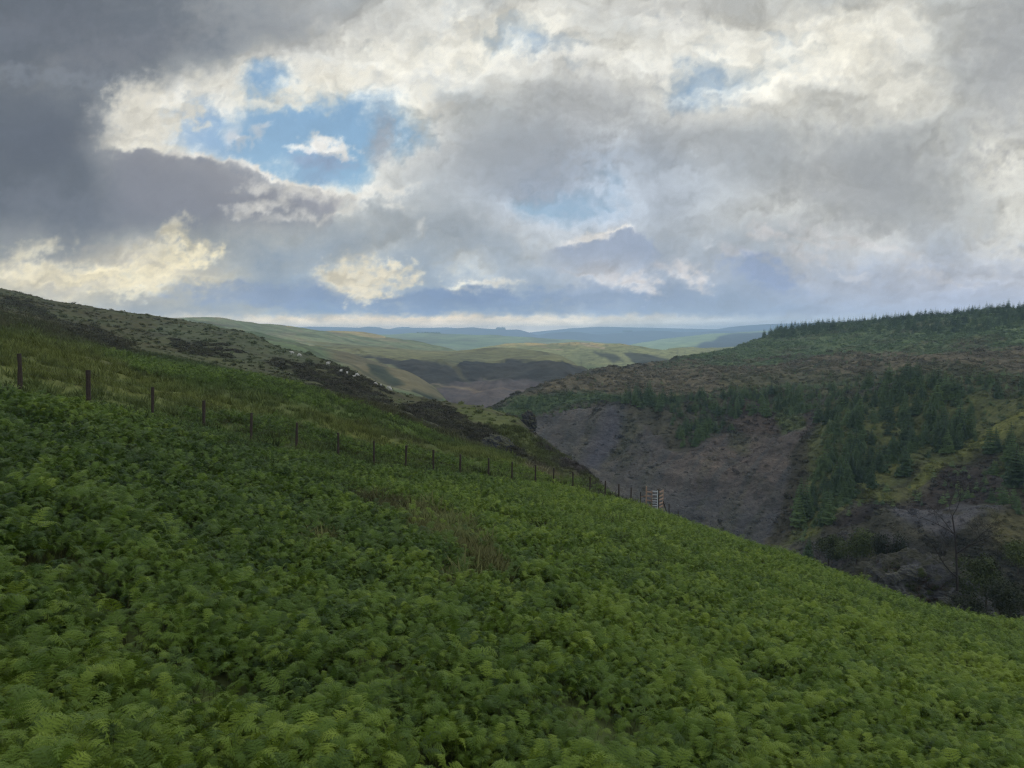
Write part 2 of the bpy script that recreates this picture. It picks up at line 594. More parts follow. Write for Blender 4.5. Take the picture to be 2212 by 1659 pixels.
def tongue_mask(px, py, W):
    """heather and grass creeping down over the scree in diagonal tongues"""
    n = fbm(px / 60.0, py / 60.0, 113, 5)
    s = fbm((px + 0.55 * py) / 34.0, (py - 0.4 * px) / 190.0, 115, 5)
    t = np.maximum(0.35 * sst(0.15, 0.5, s), 0.8 * poly(px + 24 * n, py + 16 * n, [(1330, 880), (1420, 890), (1400, 930), (1350, 985), (1310, 1010), (1330, 950)], 14))
    t = np.maximum(t, poly(px + 24 * n, py + 16 * n, [(1440, 870), (1560, 870), (1545, 935), (1510, 955), (1480, 972), (1462, 960)], 8))
    t = np.maximum(t, 0.85 * poly(px + 24 * n, py + 16 * n, [(1563, 895), (1625, 890), (1632, 940), (1610, 968), (1570, 960)], 8))
    return t


def right_col(px, py, W):
    n = fbm(W[..., 0] / 40.0, W[..., 1] / 40.0, 103, 6)
    m = fbm(W[..., 0] / 11.0, W[..., 2] / 11.0, 107, 5)
    x, y = px + 20 * n, py + 12 * n + 5 * m
    c = np.broadcast_to(np.array([0.052, 0.052, 0.036]), px.shape + (3,)).copy()
    # upper slope: young plantation grass
    c = mixm(c, poly(x, y, [(1400, 795), (1500, 768), (1665, 705), (1780, 690), (2260, 640), (2900, 590), (3300, 560), (3300, 760), (2260, 748), (1980, 770), (1700, 775), (1560, 790)], 9), (0.085, 0.122, 0.056))
    c = mixm(c, sst(0.1, 0.5, n) * (py < 800) * 0.6, (0.085, 0.085, 0.050))
    # brown clearfell / heath bench
    c = mixm(c, poly(x, y, [(1090, 872), (1200, 818), (1420, 780), (1560, 785), (1750, 772), (1900, 765), (2260, 740), (3300, 700), (3300, 800), (2260, 800), (1900, 805), (1750, 822), (1500, 850), (1330, 845), (1180, 850)], 9), (0.096, 0.086, 0.054))
    c = mixm(c, poly(x, y, [(1560, 815), (1700, 800), (1900, 795), (2260, 800), (3300, 810), (3300, 880), (2260, 870), (1900, 850), (1700, 855), (1560, 850)], 10) * 0.8, (0.065, 0.068, 0.034))
    # green rim on the left nose
    c = mixm(c, poly(x, y, [(1060, 890), (1110, 858), (1250, 845), (1450, 850), (1480, 880), (1400, 895), (1300, 868), (1220, 880), (1160, 905), (1090, 910)], 8), (0.055, 0.080, 0.034))
    # scree
    scr = poly(px + 6 * n + 5 * m, py + 4 * n + 4 * m, [(1110, 912), (1150, 905), (1230, 890), (1300, 888), (1350, 905), (1400, 925), (1440, 965), (1463, 972), (1500, 965), (1545, 940), (1580, 915), (1610, 900), (1625, 930), (1660, 932), (1720, 925), (1771, 898), (1745, 940), (1722, 968), (1704, 1036), (1685, 1095), (1663, 1154), (1645, 1180), (1600, 1260), (1300, 1200), (1180, 1000)], 5)
    c = mixm(c, scr, (0.086, 0.074, 0.064))
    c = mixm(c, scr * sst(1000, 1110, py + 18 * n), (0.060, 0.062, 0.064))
    c = mixm(c, scr * sst(1470, 1380, px + 20 * n) * 0.7, (0.072, 0.072, 0.066))
    fl = fbm((px + 0.75 * py) / 20.0, (py - 0.5 * px) / 260.0, 111, 6)
    c = mixm(c, scr * sst(-0.1, 0.4, fl) * 0.8, (0.060, 0.062, 0.060))
    c = mixm(c, scr * sst(0.25, 0.6, m) * 0.3, (0.040, 0.044, 0.034))
    c = mixm(c, scr * tongue_mask(px, py, W) * 0.85, (0.050, 0.056, 0.032))
    c = mixm(c, poly(px, py, [(1315, 905), (1350, 905), (1330, 950), (1290, 1010), (1250, 1000), (1285, 950)], 14) * 0.6, (0.056, 0.060, 0.080))
    c = mixm(c, poly(x, y, [(1570, 870), (1700, 880), (1760, 905), (1700, 920), (1600, 930)], 8) * 0.6, (0.070, 0.052, 0.046))
    # gully floor lines of heather and grass on the far right
    c = mixm(c, poly(x, y, [(1780, 880), (1990, 860), (2230, 850), (2230, 1000), (1980, 1010), (1900, 1060), (1760, 1180), (1690, 1190), (1730, 1040)], 14) * 0.9, (0.078, 0.092, 0.034))
    c = mixm(c, poly(x, y, [(1667, 858), (1731, 855), (1731, 925), (1690, 930)], 7), (0.068, 0.085, 0.034))
    c = mixm(c, poly(x, y, [(1722, 965), (1760, 985), (1740, 1080), (1700, 1165), (1660, 1165), (1690, 1090)], 8) * 0.8, (0.040, 0.038, 0.026))
    c = mixm(c, line(px + 14 * n, py + 8 * m, [(2290, 850), (2190, 905), (2100, 960), (2020, 1010), (1960, 1050), (1900, 1075)], 17) * (0.45 + 0.55 * sst(-0.4, 0.3, m)), (0.105, 0.118, 0.036))
    c = mixm(c, line(px + 14 * n, py + 8 * m, [(1990, 940), (1920, 1000), (1860, 1080), (1780, 1150), (1720, 1200)], 22) * 0.6, (0.100, 0.110, 0.034))
    c = mixm(c, poly(x, y, [(2060, 985), (2150, 960), (2180, 1060), (2080, 1110), (1960, 1110), (1850, 1180), (1800, 1180), (1900, 1090), (2000, 1060)], 10) * 0.85, (0.034, 0.029, 0.027))
    c = mixm(c, poly(x, y, [(1890, 1190), (1930, 1150), (1960, 1120), (2060, 1090), (2150, 1108), (2170, 1140), (2100, 1180), (2060, 1225), (1960, 1250), (1900, 1230)], 9) * sst(-0.7, 0.0, m), (0.080, 0.080, 0.084))
    c = mixm(c, poly(x, y, [(1640, 1190), (1700, 1180), (1760, 1180), (1860, 1200), (1800, 1240), (1700, 1220)], 8) * 0.7, (0.085, 0.080, 0.078))
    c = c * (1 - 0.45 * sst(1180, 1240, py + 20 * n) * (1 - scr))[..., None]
    c = mixm(c, poly(x, y, [(2130, 1150), (2300, 1120), (2300, 1240), (2150, 1230)], 12) * 0.8, (0.072, 0.070, 0.030))
    return c


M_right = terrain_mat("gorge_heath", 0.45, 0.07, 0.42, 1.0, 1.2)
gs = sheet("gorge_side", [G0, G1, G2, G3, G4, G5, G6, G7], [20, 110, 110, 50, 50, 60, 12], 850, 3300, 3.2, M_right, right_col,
           disp=[(lambda px, py, W, t: np.clip(t, 0, 1) * np.where(t < 3, 9.0, 4.0) * sst(1150, 1350, px), 70.0, 121, 4, False), (lambda px, py, W, t: np.clip(t, 0, 1) * 1.6 * sst(1060, 1150, px), 14.0, 125, 5, False)],
           sig=9.0, sigs=[12, 12, 12, 12, 10, 10, 6, 10])
tag(gs, "steep gorge side of scree and heather under a brown heath bench")

# ------------------------------------------------------------------ middle distance
def lift(row, dpy, k):
    return [(a, b + dpy, c * k) for a, b, c in row]


M_mid = terrain_mat("moorland", 0.06, 0.012, 0.28, 0.7, 5.0)
M_far = terrain_mat("far_moorland", 0.012, 0.003, 0.25, 0.4, 15.0)

D2 = [(200, 690, 850), (300, 692, 820), (450, 702, 800), (560, 722, 750), (660, 745, 650), (768, 768, 600), (842, 789, 560), (880, 804, 540), (917, 828, 520), (947, 847, 500), (965, 868, 480), (1000, 920, 460), (1050, 1000, 440)]


def col_d(px, py, W):
    n = fbm(W[..., 0] / 60.0, W[..., 1] / 60.0, 201, 5)
    c = np.broadcast_to(np.array([0.115, 0.160, 0.085]), px.shape + (3,)).copy()
    x, y = px + 14 * n, py + 5 * n
    c = mixm(c, poly(x, y, [(760, 760), (850, 785), (925, 825), (960, 860), (930, 868), (870, 845), (800, 815), (700, 770)], 8), (0.160, 0.150, 0.092))
    c = mixm(c, poly(x, y, [(790, 785), (830, 795), (870, 825), (850, 830), (800, 805)], 5), (0.05, 0.065, 0.048))
    c = mixm(c, poly(x, y, [(890, 835), (930, 850), (955, 865), (920, 865), (890, 850)], 5), (0.04, 0.055, 0.04))
    c = mixm(c, sst(0.2, 0.6, n) * 0.5, (0.10, 0.10, 0.07))
    # thin stone wall lines / sheep paths kept as ground colour
    c = mixm(c, line(px, py, [(640, 752), (760, 790), (860, 835), (940, 868)], 2.5) * 0.6, (0.05, 0.06, 0.04))
    return c


sd = sheet("hill", [[(200, 800, 300), (768, 900, 330), (958, 1000, 330), (1050, 1050, 330)], [(200, 730, 450), (600, 775, 450), (768, 815, 430), (900, 850, 420), (958, 885, 420), (1050, 930, 400)], D2, lift(D2, 60, 1.3)],
           [20, 70, 8], 200, 1050, 3.0, M_mid, col_d, disp=[(3.0, 60.0, 211, 5, False)], sig=8)
tag(sd, "green valley flank behind the grazing sheep")

A2 = [(150, 700, 1000), (300, 694, 1100), (361, 690, 1150), (428, 686, 1200), (488, 688, 1250), (527, 695, 1300), (557, 700, 1350), (581, 703, 1400), (623, 706, 1500), (646, 711, 1500), (706, 715, 1550), (768, 720, 1550), (813, 723, 1550), (857, 729, 1500), (917, 743, 1450), (976, 757, 1400), (1050, 780, 1350), (1120, 800, 1300)]


def col_a(px, py, W):
    n = fbm(W[..., 0] / 200.0, W[..., 1] / 200.0, 221, 5)
    st = fbm(px / 160.0 + 0.6 * n, (py - 0.20 * px) / 6.0, 223, 4)
    c = np.broadcast_to(np.array([0.175, 0.220, 0.130]), px.shape + (3,)).copy()
    c = mixm(c, sst(-0.1, 0.5, st) * 0.8, (0.230, 0.210, 0.140))
    c = mixm(c, sst(0.2, 0.6, -st) * 0.5, (0.075, 0.088, 0.06))
    c = mixm(c, line(px, py, [(620, 706), (720, 718), (830, 727)], 4) * 0.6, (0.45, 0.36, 0.19))  # golden sunlight along the ridge, painted into the ground colour
    c = mixm(c, poly(px, py, [(300, 694), (370, 692), (450, 696), (520, 708), (430, 702)], 4) * 0.8, (0.05, 0.052, 0.04))
    c = mixm(c, line(px, py, [(540, 718), (590, 728), (640, 722), (575, 720)], 3) * 0.5, (0.2, 0.19, 0.14))
    return c


sa = sheet("hill", [[(150, 760, 700), (768, 800, 800), (1120, 830, 900)], [(150, 722, 850), (500, 722, 950), (700, 745, 1050), (976, 778, 1100), (1120, 800, 1100)], A2, lift(A2, 60, 1.3)],
           [16, 70, 8], 150, 1120, 3.0, M_mid, col_a, disp=[(5.0, 130.0, 231, 5, False)], sig=8)
tag(sa, "long pale green moorland ridge with faint sheep paths")

B0 = [(650, 920, 600), (900, 980, 540), (1130, 960, 560), (1300, 930, 620), (1500, 900, 650)]
B1 = [(650, 800, 800), (900, 840, 680), (1000, 862, 640), (1130, 860, 640), (1250, 845, 680), (1500, 850, 700)]
B2 = [(650, 742, 1000), (768, 752, 950), (857, 773, 850), (958, 784, 800), (985, 796, 780), (1000, 786, 850), (1050, 781, 900), (1097, 777, 900), (1216, 776, 850), (1228, 787, 830), (1256, 800, 820), (1300, 822, 800), (1500, 870, 800)]
B3 = [(650, 738, 1100), (768, 747, 1100), (840, 751, 1120), (917, 758, 1150), (976, 758, 1150), (1051, 753, 1150), (1100, 751, 1150), (1160, 758, 1100), (1216, 770, 980), (1256, 793, 880), (1300, 818, 840), (1500, 868, 830)]


def col_b(px, py, W):
    n = fbm(W[..., 0] / 80.0, W[..., 2] / 40.0, 241, 5)
    n2 = fbm(px / 40.0, py / 14.0, 243, 5)
    c = np.broadcast_to(np.array([0.170, 0.180, 0.095]), px.shape + (3,)).copy()
    c = mixm(c, sst(0.0, 0.5, fbm(px / 60.0, py / 5.0, 247, 4)) * 0.6, (0.085, 0.09, 0.055))
    x, y = px + 14 * n2, py + 6 * n2
    cliff = poly(x, y, [(770, 764), (857, 775), (958, 786), (985, 798), (1000, 786), (1050, 783), (1097, 780), (1216, 778), (1232, 790), (1262, 803), (1320, 830), (1250, 850), (1130, 850), (1050, 815), (1000, 830), (960, 830), (930, 835), (860, 800)], 4)
    c = mixm(c, cliff, (0.046, 0.050, 0.046))
    scr = poly(x, y, [(930, 838), (990, 822), (1040, 812), (1060, 830), (1130, 815), (1200, 830), (1300, 830), (1250, 900), (1100, 960), (940, 960)], 6)
    c = mixm(c, scr, (0.104, 0.094, 0.090))
    c = mixm(c, scr * sst(0.05, 0.4, fbm((px + 1.2 * py) / 12.0, py / 30.0, 251, 4)) * 0.6, (0.075, 0.070, 0.075))
    c = mixm(c, line(px, py, [(965, 784), (985, 795), (1000, 812), (1015, 826)], 6) * 0.6, (0.10, 0.10, 0.06))
    c = mixm(c, line(px, py, [(930, 833), (980, 832), (1010, 836), (1040, 845)], 2.4) * 0.8, (0.19, 0.165, 0.12))
    c = mixm(c, line(px, py, [(1020, 843), (1045, 844), (1090, 838), (1150, 834)], 2.2) * 0.6, (0.17, 0.14, 0.11))
    return c


sb = sheet("gorge_cliff", [B0, B1, B2, B3, lift(B3, 60, 1.25)], [14, 80, 30, 8], 650, 1500, 2.6, M_mid, col_b,
           disp=[(lambda px, py, W, t: np.where((t > 0.3) & (t < 2.0), 7.0, 2.0) * np.clip(t, 0, 1), 70.0, 261, 5, False)], sig=5)
tag(sb, "dark heathery cliff and brown scree deep in the valley")

C2 = [(900, 775, 1600), (1020, 758, 1600), (1097, 744, 1650), (1137, 742, 1650), (1236, 741, 1600), (1345, 742, 1500), (1355, 745, 1450), (1395, 753, 1450), (1414, 757, 1450), (1444, 755, 1600), (1484, 750, 1700), (1524, 752, 1700), (1650, 748, 1700)]
C1 = [(900, 782, 1250), (1100, 772, 1250), (1200, 780, 1150), (1300, 790, 1100), (1400, 786, 1100), (1500, 780, 1150), (1650, 775, 1150)]


def col_c(px, py, W):
    n = fbm(px / 50.0, py / 12.0, 271, 5)
    c = np.broadcast_to(np.array([0.215, 0.240, 0.125]), px.shape + (3,)).copy()
    c = mixm(c, sst(752, 742, py) * sst(-0.6, 0.2, n), (0.42, 0.34, 0.17))  # low sun on the knoll top, put into its colour as gold
    c = mixm(c, line(px, py, [(1255, 744), (1280, 747), (1305, 752)], 2.5), (0.32, 0.28, 0.19))
    c = mixm(c, line(px, py, [(1170, 752), (1200, 754), (1215, 757)], 2.2), (0.28, 0.25, 0.17))
    x, y = px + 10 * n, py + 4 * n
    c = mixm(c, poly(x, y, [(1285, 758), (1320, 762), (1350, 785), (1330, 790), (1300, 775)], 4) * 0.85, (0.050, 0.062, 0.058))
    c = mixm(c, poly(x, y, [(1345, 765), (1400, 765), (1450, 775), (1430, 790), (1370, 788)], 4) * 0.9, (0.045, 0.056, 0.052))
    c = mixm(c, poly(x, y, [(1230, 785), (1300, 792), (1340, 800), (1260, 805)], 6) * 0.6, (0.095, 0.14, 0.06))
    c = mixm(c, sst(0.25, 0.5, fbm(px / 9.0, py / 3.0, 277, 3)) * 0.4 * (px > 1200), (0.06, 0.075, 0.055))
    return c


sc_ = sheet("hill", [[(900, 830, 1000), (1200, 830, 950), (1400, 820, 950), (1650, 810, 950)], C1, C2, lift(C2, 50, 1.3)], [12, 70, 8], 900, 1650, 2.6, M_mid, col_c,
            disp=[(5.0, 110.0, 281, 5, False)], sig=6)
tag(sc_, "sunlit grassy knoll above the side valley")

E2 = [(600, 730, 2600), (700, 724, 2600), (808, 722, 2700), (892, 720, 2700), (923, 720, 2700), (1060, 723, 2700), (1097, 726, 2650), (1150, 729, 2600), (1200, 734, 2600), (1260, 738, 2500), (1350, 746, 2400), (1500, 765, 2300)]
E2 = lift(E2, 0, 1.5)


def col_e(px, py, W):
    n = fbm(px / 60.0, py / 14.0, 291, 5)
    c = np.broadcast_to(np.array([0.150, 0.210, 0.115]), px.shape + (3,)).copy()
    c = mixm(c, sst(0, 0.5, n) * 0.5, (0.12, 0.135, 0.085))
    c = mixm(c, poly(px, py, [(858, 731), (930, 725), (960, 760), (900, 745)], 12) * 0.4, (0.075, 0.09, 0.07))
    return c


se = sheet("hill", [[(600, 790, 2500), (1500, 800, 2500)], [(600, 752, 3150), (1000, 752, 3150), (1500, 780, 3000)], E2, lift(E2, 40, 1.3)], [8, 40, 6], 600, 1500, 3.0, M_far, col_e,
           disp=[(10.0, 400.0, 301, 4, False)], sig=6)
tag(se, "smooth green hill below the blue ridges")

F2 = [(1250, 775, 3000), (1330, 755, 3200), (1373, 741, 3400), (1463, 728, 3600), (1518, 721, 3700), (1597, 717, 3700), (1655, 714, 3700), (1800, 708, 3700)]
F2 = lift(F2, 0, 1.5)


def col_f(px, py, W):
    n = fbm(px / 40.0, py / 8.0, 311, 4)
    c = np.broadcast_to(np.array([0.170, 0.240, 0.110]), px.shape + (3,)).copy()
    c = mixm(c, poly(px + 5 * n, py + 3 * n, [(1480, 752), (1525, 738), (1552, 727), (1600, 720), (1680, 716), (1800, 712), (1800, 800), (1500, 800)], 3), (0.028, 0.040, 0.036))
    return c


sf = sheet("hill", [[(1250, 810, 3000), (1800, 810, 3000)], [(1250, 790, 3750), (1500, 762, 3750), (1800, 755, 3750)], F2, lift(F2, 40, 1.3)], [8, 40, 6], 1250, 1800, 3.0, M_far, col_f, disp=[(10.0, 400.0, 321, 4, False)], sig=6)
tag(sf, "pale green hillside with a dark wood, beside the blue ridge")

H2 = [(400, 712, 6000), (560, 708, 6000), (620, 707, 6000), (700, 706, 6200), (768, 708, 6200), (798, 705, 6200), (820, 707, 6200), (828, 710, 6200), (842, 711, 6200), (884, 711, 6200), (909, 713, 6200), (917, 716, 6200), (932, 717, 6200), (961, 714, 5800), (991, 709, 5800), (1021, 707, 5800), (1043, 709, 5800), (1070, 711, 5800), (1088, 712, 5800), (1117, 711, 5800), (1137, 716, 5800), (1162, 724, 5800), (1186, 719, 5500), (1226, 716, 5500), (1256, 718, 5500), (1291, 723, 5500), (1340, 718, 5600), (1358, 716, 5600), (1414, 714, 5600), (1470, 717, 5600), (1518, 718, 5600), (1590, 714, 5600), (1664, 712, 5600), (1800, 705, 5600), (2300, 700, 5600)]
H2 = lift(H2, 0, 1.6)
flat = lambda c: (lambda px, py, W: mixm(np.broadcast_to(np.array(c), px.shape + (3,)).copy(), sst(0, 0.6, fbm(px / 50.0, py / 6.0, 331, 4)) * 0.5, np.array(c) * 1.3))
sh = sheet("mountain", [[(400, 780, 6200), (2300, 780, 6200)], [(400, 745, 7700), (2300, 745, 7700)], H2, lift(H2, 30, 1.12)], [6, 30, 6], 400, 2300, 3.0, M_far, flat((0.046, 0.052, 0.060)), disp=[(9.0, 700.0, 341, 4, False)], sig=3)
tag(sh, "blue mountain ridge along the horizon, the one carrying the square copse")
I2 = [(300, 722, 9000), (780, 722, 9000), (842, 711, 9000), (857, 707, 9000), (884, 706, 9000), (887, 708, 9000), (932, 708, 9000), (969, 707, 9000), (987, 709, 9000), (1030, 722, 9000), (1240, 724, 8600), (1262, 719, 8600), (1318, 716, 8600), (1322, 714, 8600), (1338, 714, 8600), (1345, 716, 8600), (1400, 718, 8600), (1500, 719, 8600), (1518, 717, 8600), (1560, 709, 8600), (1600, 704, 8600), (1640, 701, 8600), (1664, 700, 8600), (1800, 696, 8600), (2300, 694, 8600)]
I2 = lift(I2, 0, 1.3)
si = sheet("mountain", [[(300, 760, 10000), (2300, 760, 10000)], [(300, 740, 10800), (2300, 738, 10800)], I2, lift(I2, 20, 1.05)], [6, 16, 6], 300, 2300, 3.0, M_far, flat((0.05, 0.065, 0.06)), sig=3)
tag(si, "pale far mountain ridge just showing behind the blue one")
J2 = [(900, 730, 12350), (1100, 722, 12350), (1166, 716, 12350), (1236, 709, 12350), (1295, 706, 12350), (1400, 708, 12350), (1600, 712, 12350), (2300, 716, 12350)]
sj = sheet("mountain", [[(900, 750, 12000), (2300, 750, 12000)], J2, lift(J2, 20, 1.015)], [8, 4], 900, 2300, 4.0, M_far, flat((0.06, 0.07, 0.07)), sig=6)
tag(sj, "faintest mountain, almost lost in the haze under the cloud")

# the low ground everything stands on
g = np.array([(-13000, -3000, -190), (13000, -3000, -190), (13000, 12600, -190), (-13000, 12600, -190)], float)
gm = mesh_np("ground", g, [[0, 1, 2, 3]], M_far)
add_col(gm, (0.06, 0.07, 0.04))
go = link("ground", gm)
go["kind"] = "structure"
# hillside behind and beside the camera
xs, ys = np.meshgrid(np.linspace(-90, 90, 61), np.linspace(-60, 1.5, 22))
zz = -3.7 - 0.24 * xs - 0.148 * ys + 0.25 * fbm(xs / 6.0, ys / 6.0, 1, 5) - 0.03
V = np.stack([xs, ys, zz], -1).reshape(-1, 3)
idx = np.arange(61 * 22).reshape(22, 61)
bm_ = mesh_np("path", V, np.stack([idx[:-1, :-1], idx[:-1, 1:], idx[1:, 1:], idx[1:, :-1]], -1).reshape(-1, 4), M_near, True)
add_col(bm_, (0.05, 0.06, 0.025))
bo = link("path", bm_)
bo["kind"] = "structure"
# ------------------------------------------------------------------ sky dome with the evening clouds
CLOUD_X = np.linspace(0, 2212, 16)
CLOUD_Y = np.array([0, 75, 150, 225, 300, 375, 450, 525, 600, 660], float)
# thickness of the cloud deck (tenths) over the view, measured by eye
CLOUD = np.array([
    [12, 12, 12, 10, 7.5, 5.5, 5, 4, 4, 4.5, 4, 5, 5, 4.5, 6, 7.5],
    [12, 12, 12, 10, 7, 5, 4.5, 3, 2.2, 4, 3.2, 4, 3, 3, 6, 7],
    [11, 11, 10, 5, 1.7, 3.6, 4, 3.2, 4, 3.2, 0.9, 2.2, 3, 4, 6, 7],
    [13, 11, 3.0, 2.2, 0.9, -1.0, -0.6, 5, 6.5, 5, 0.8, 1.6, 5, 5, 6, 4],
    [13, 12, 3, -0.5, -1.8, -1.8, 0.6, 6.5, 7, 4, 6, 7, 6, 8, 7, 3],
    [13, 13, 9, 7, 0.0, -1.6, 5, 7, 5.0, 2.6, 5.5, 6, 5.5, 8.5, 7, 3],
    [12, 13, 10, 9, 7, 5.0, 5.5, 5, 1.4, 1.5, 5, 3.2, 5.5, 7.5, 7, 4],
    [9, 9, 5, 8, 9, 8, 8, 8, 5, 4.5, 6, 7, 5, 4.5, 6, 5],
    [4.0, 3, 3, 5, 9, 4.2, 8, 6, 7, 4.6, 5, 7, 7, 6, 6, 6],
    [8, 6, 6, 8, 9, 9, 10, 10, 9, 8, 9, 9, 9, 8, 8, 7]]) / 10.0


def smooth_grid(px, py, G, xs, ys):
    def ax(v, k):
        f = np.clip(np.interp(v, k, np.arange(len(k))), 0, len(k) - 1.0001)
        i = np.floor(f).astype(int)
        t = f - i
        return i, t * t * (3 - 2 * t) * 0.5 + t * 0.5
    i, u = ax(px, xs)
    j, v = ax(py, ys)
    return (G[j, i] * (1 - u) + G[j, i + 1] * u) * (1 - v) + (G[j + 1, i] * (1 - u) + G[j + 1, i + 1] * u) * v


def sky_colour(AZ, EL, D):
    px, py = proj(D)
    front = D[..., 1] > 0.25
    px = np.where(front, px, CX0 + np.sign(D[..., 0]) * 3500)
    py = np.where(front, py, HOR - np.tan(np.clip(EL, 0, 1.3)) * F0)
    px = np.clip(px, -3000, 5200)
    py = np.clip(py, -2500, 1000)
    NX, NY = px * 1.0, (py - HOR) * (1 + 1.1 * np.exp(-np.clip(HOR - py, 0, 2000) / 160.0))

    def F(sx, sy, seed, o=6, gain=0.55, x=0, y=0):
        return fbm((NX + x) / sx, (NY + y) / sy, seed, o, gain)
    w1x, w1y = F(220, 170, 401, 5), F(220, 170, 409, 5)
    w2x, w2y = F(60, 50, 419, 5), F(60, 50, 431, 5)
    w3x, w3y = F(17, 15, 433, 4), F(17, 15, 439, 4)

    def H(dx, dy, o=7):
        x = NX + dx + 46 * w1x + 20 * w2x + 6 * w3x
        y = NY + dy + 34 * w1y + 17 * w2y + 5 * w3y
        return fbm(x / 190, y / 120, 461, o, 0.52)
    h = H(0, 0)
    # deck thickness
    A = smooth_grid(px + 40 * w1x + 10 * w2x, py + 26 * w1y + 8 * w2y, CLOUD, CLOUD_X, CLOUD_Y)
    fine = F(26, 20, 471, 5, 0.6)
    ragged = np.interp(px, [-200, 300, 900, 1300, 2212], [0.5, 1.0, 1.0, 0.85, 0.8])
    d = A + ragged * (0.30 * h + 0.07 * fine)

    # ---- colours of thin (back-lit) and thick cloud
    low = sst(430, 640, py)
    lf = sst(1000, 100, px)
    rt = sst(900, 1900, px)
    thick = mixm(np.broadcast_to(np.array((142, 149, 154), float), px.shape + (3,)).copy(), lf * (1 - 0.4 * low), (102, 108, 116))
    thick = mixm(thick, rt * (1 - low), (157, 161, 161))
    thick = mixm(thick, low * sst(300, 700, px), (128, 147, 170))
    thick = mixm(thick, low * sst(1450, 2100, px), (154, 164, 184))
    thin = mixm(np.broadcast_to(np.array((238, 235, 224), float), px.shape + (3,)).copy(), low * sst(1300, 300, px), (246, 232, 196))
    thin = mixm(thin, low * sst(1000, 1400, px), (206, 205, 208))
    mid = np.exp(-((px - 1330) / 330.0) ** 2 - ((py - 400) / 120.0) ** 2)
    thin = mixm(thin, np.clip(mid * 1.4, 0, 1), (172, 186, 206))
    thick = mixm(thick, np.clip(mid * 0.7, 0, 1), (150, 158, 172))
    thin = mixm(thin, rt * (1 - low) * 0.6, (232, 228, 214))
    blue = np.stack([np.interp(py, [0, 300, 520], v) for v in ((132, 136, 152), (168, 175, 190), (206, 208, 216))], -1)
    veil = sst(1000, 1250, px) * 0.35 + sst(560, 430, px) * 0.5
    blue = mixm(blue, np.clip(veil, 0, 1), (160, 182, 212))
    C = blue.copy()
    op = sst(-0.10, 0.32, d)
    tt = sst(0.18, 0.85, d) * 0.72 + sst(0.7, 1.25, d) * 0.28
    cloud = thin * (1 - tt[..., None]) + thick * tt[..., None]
    C = mixm(C, op * 0.96, (0, 0, 0)) + cloud * (op * 0.96)[..., None]
    gap = np.clip(1 - sst(-0.02, 0.26, d), 0, 1)

    def S(x, y, rx, ry, col, a=1.0, rot=0.0, soft=0.6, wb=0.5, fn=1.0, lim=(0, 1)):
        """a cloud piece whose edge is torn by the same turbulence as the deck"""
        nonlocal C, gap
        X = px + wb * 26 * w2x + 5 * w3x - x
        Y = py + wb * 20 * w2y + 4 * w3y - y
        c, q = math.cos(math.radians(rot)), math.sin(math.radians(rot))
        r = np.sqrt(((X * c + Y * q) / rx) ** 2 + ((-X * q + Y * c) / ry) ** 2)
        r = r + fn * (0.45 * fine + 0.20 * w3x)
        m = sst(1 + soft, 1 - soft, r) * a
        C = mixm(C, m, col)
        gap = gap * (1 - m)
        return m
    # crinkled bright cloud left of the opening
    for x, y, rx, ry, a in [(300, 255, 70, 52, .85), (265, 300, 46, 24, .8), (350, 285, 40, 24, .7), (300, 205, 60, 30, .6), (408, 240, 26, 15, .85), (432, 268, 18, 10, .7), (385, 262, 20, 18, .5)]:
        S(x, y, rx, ry, (222, 218, 205), a, 0, 0.7, 0.8, 1.4)
    S(330, 318, 90, 8, (232, 228, 214), 0.7, 8, 0.8, 0.6, 1.0)
    # lobe hanging into the opening, bright edge of the big cloud
    for x, y, rx, ry, a in [(600, 212, 60, 24, .8), (680, 205, 60, 26, .75), (530, 215, 40, 14, .5), (740, 172, 70, 22, .6), (905, 240, 36, 44, .7), (690, 160, 60, 26, .5), (470, 175, 50, 24, .5)]:
        S(x, y, rx, ry, (226, 222, 208), a, 0, 0.8, 1.0, 1.2)
    # glowing patches of the high deck
    for x, y, rx, ry, a in [(1010, 112, 70, 36, .6), (1120, 50, 90, 30, .5), (850, 130, 80, 30, .5), (1820, 110, 70, 46, .75), (1640, 150, 90, 50, .45), (1850, 50, 110, 30, .4), (1330, 130, 40, 40, .4), (2140, 330, 50, 70, .45), (1960, 200, 90, 40, .35), (2190, 480, 60, 60, .35), (740, 90, 60, 20, .4)]:
        S(x, y, rx, ry, (243, 239, 224), a * 1.1, 0, 1.0, 1.6, 1.4)
    for x, y, rx, ry, a in [(1880, 400, 200, 110, .6), (1260, 230, 120, 90, .5), (1080, 330, 160, 70, .4), (2170, 130, 90, 160, .6), (620, 40, 160, 60, .5), (1500, 290, 150, 50, .3), (1450, 20, 160, 30, .3)]:
        S(x, y, rx, ry, (150, 153, 157), a, 0, 1.0, 1.6, 1.2)
    # wisps and little cumulus
    for x, y, rx, ry, a, ro in [(500, 296, 11, 20, .8, 20), (517, 312, 10, 12, .6, 0), (530, 300, 26, 6, .6, 10), (556, 282, 12, 16, .65, -30), (574, 268, 18, 5, .6, -10), (548, 310, 5, 10, .4, 0)]:
        S(x, y, rx, ry, (218, 222, 226), a, ro, 0.9, 0.5, 1.6)
    S(695, 350, 56, 16, (146, 160, 184), 0.75, 5, 0.8)
    S(690, 380, 40, 16, (140, 158, 184), 0.45, 5, 0.8)
    for x, y, rx, ry, a in [(692, 314, 36, 17, 1), (730, 326, 42, 12, .95), (660, 326, 28, 9, .8), (634, 316, 20, 6, .6), (686, 294, 18, 11, .85), (716, 303, 20, 9, .7)]:
        S(x, y, rx, ry, (236, 235, 230), a, 6, 0.5, 0.45, 1.2)
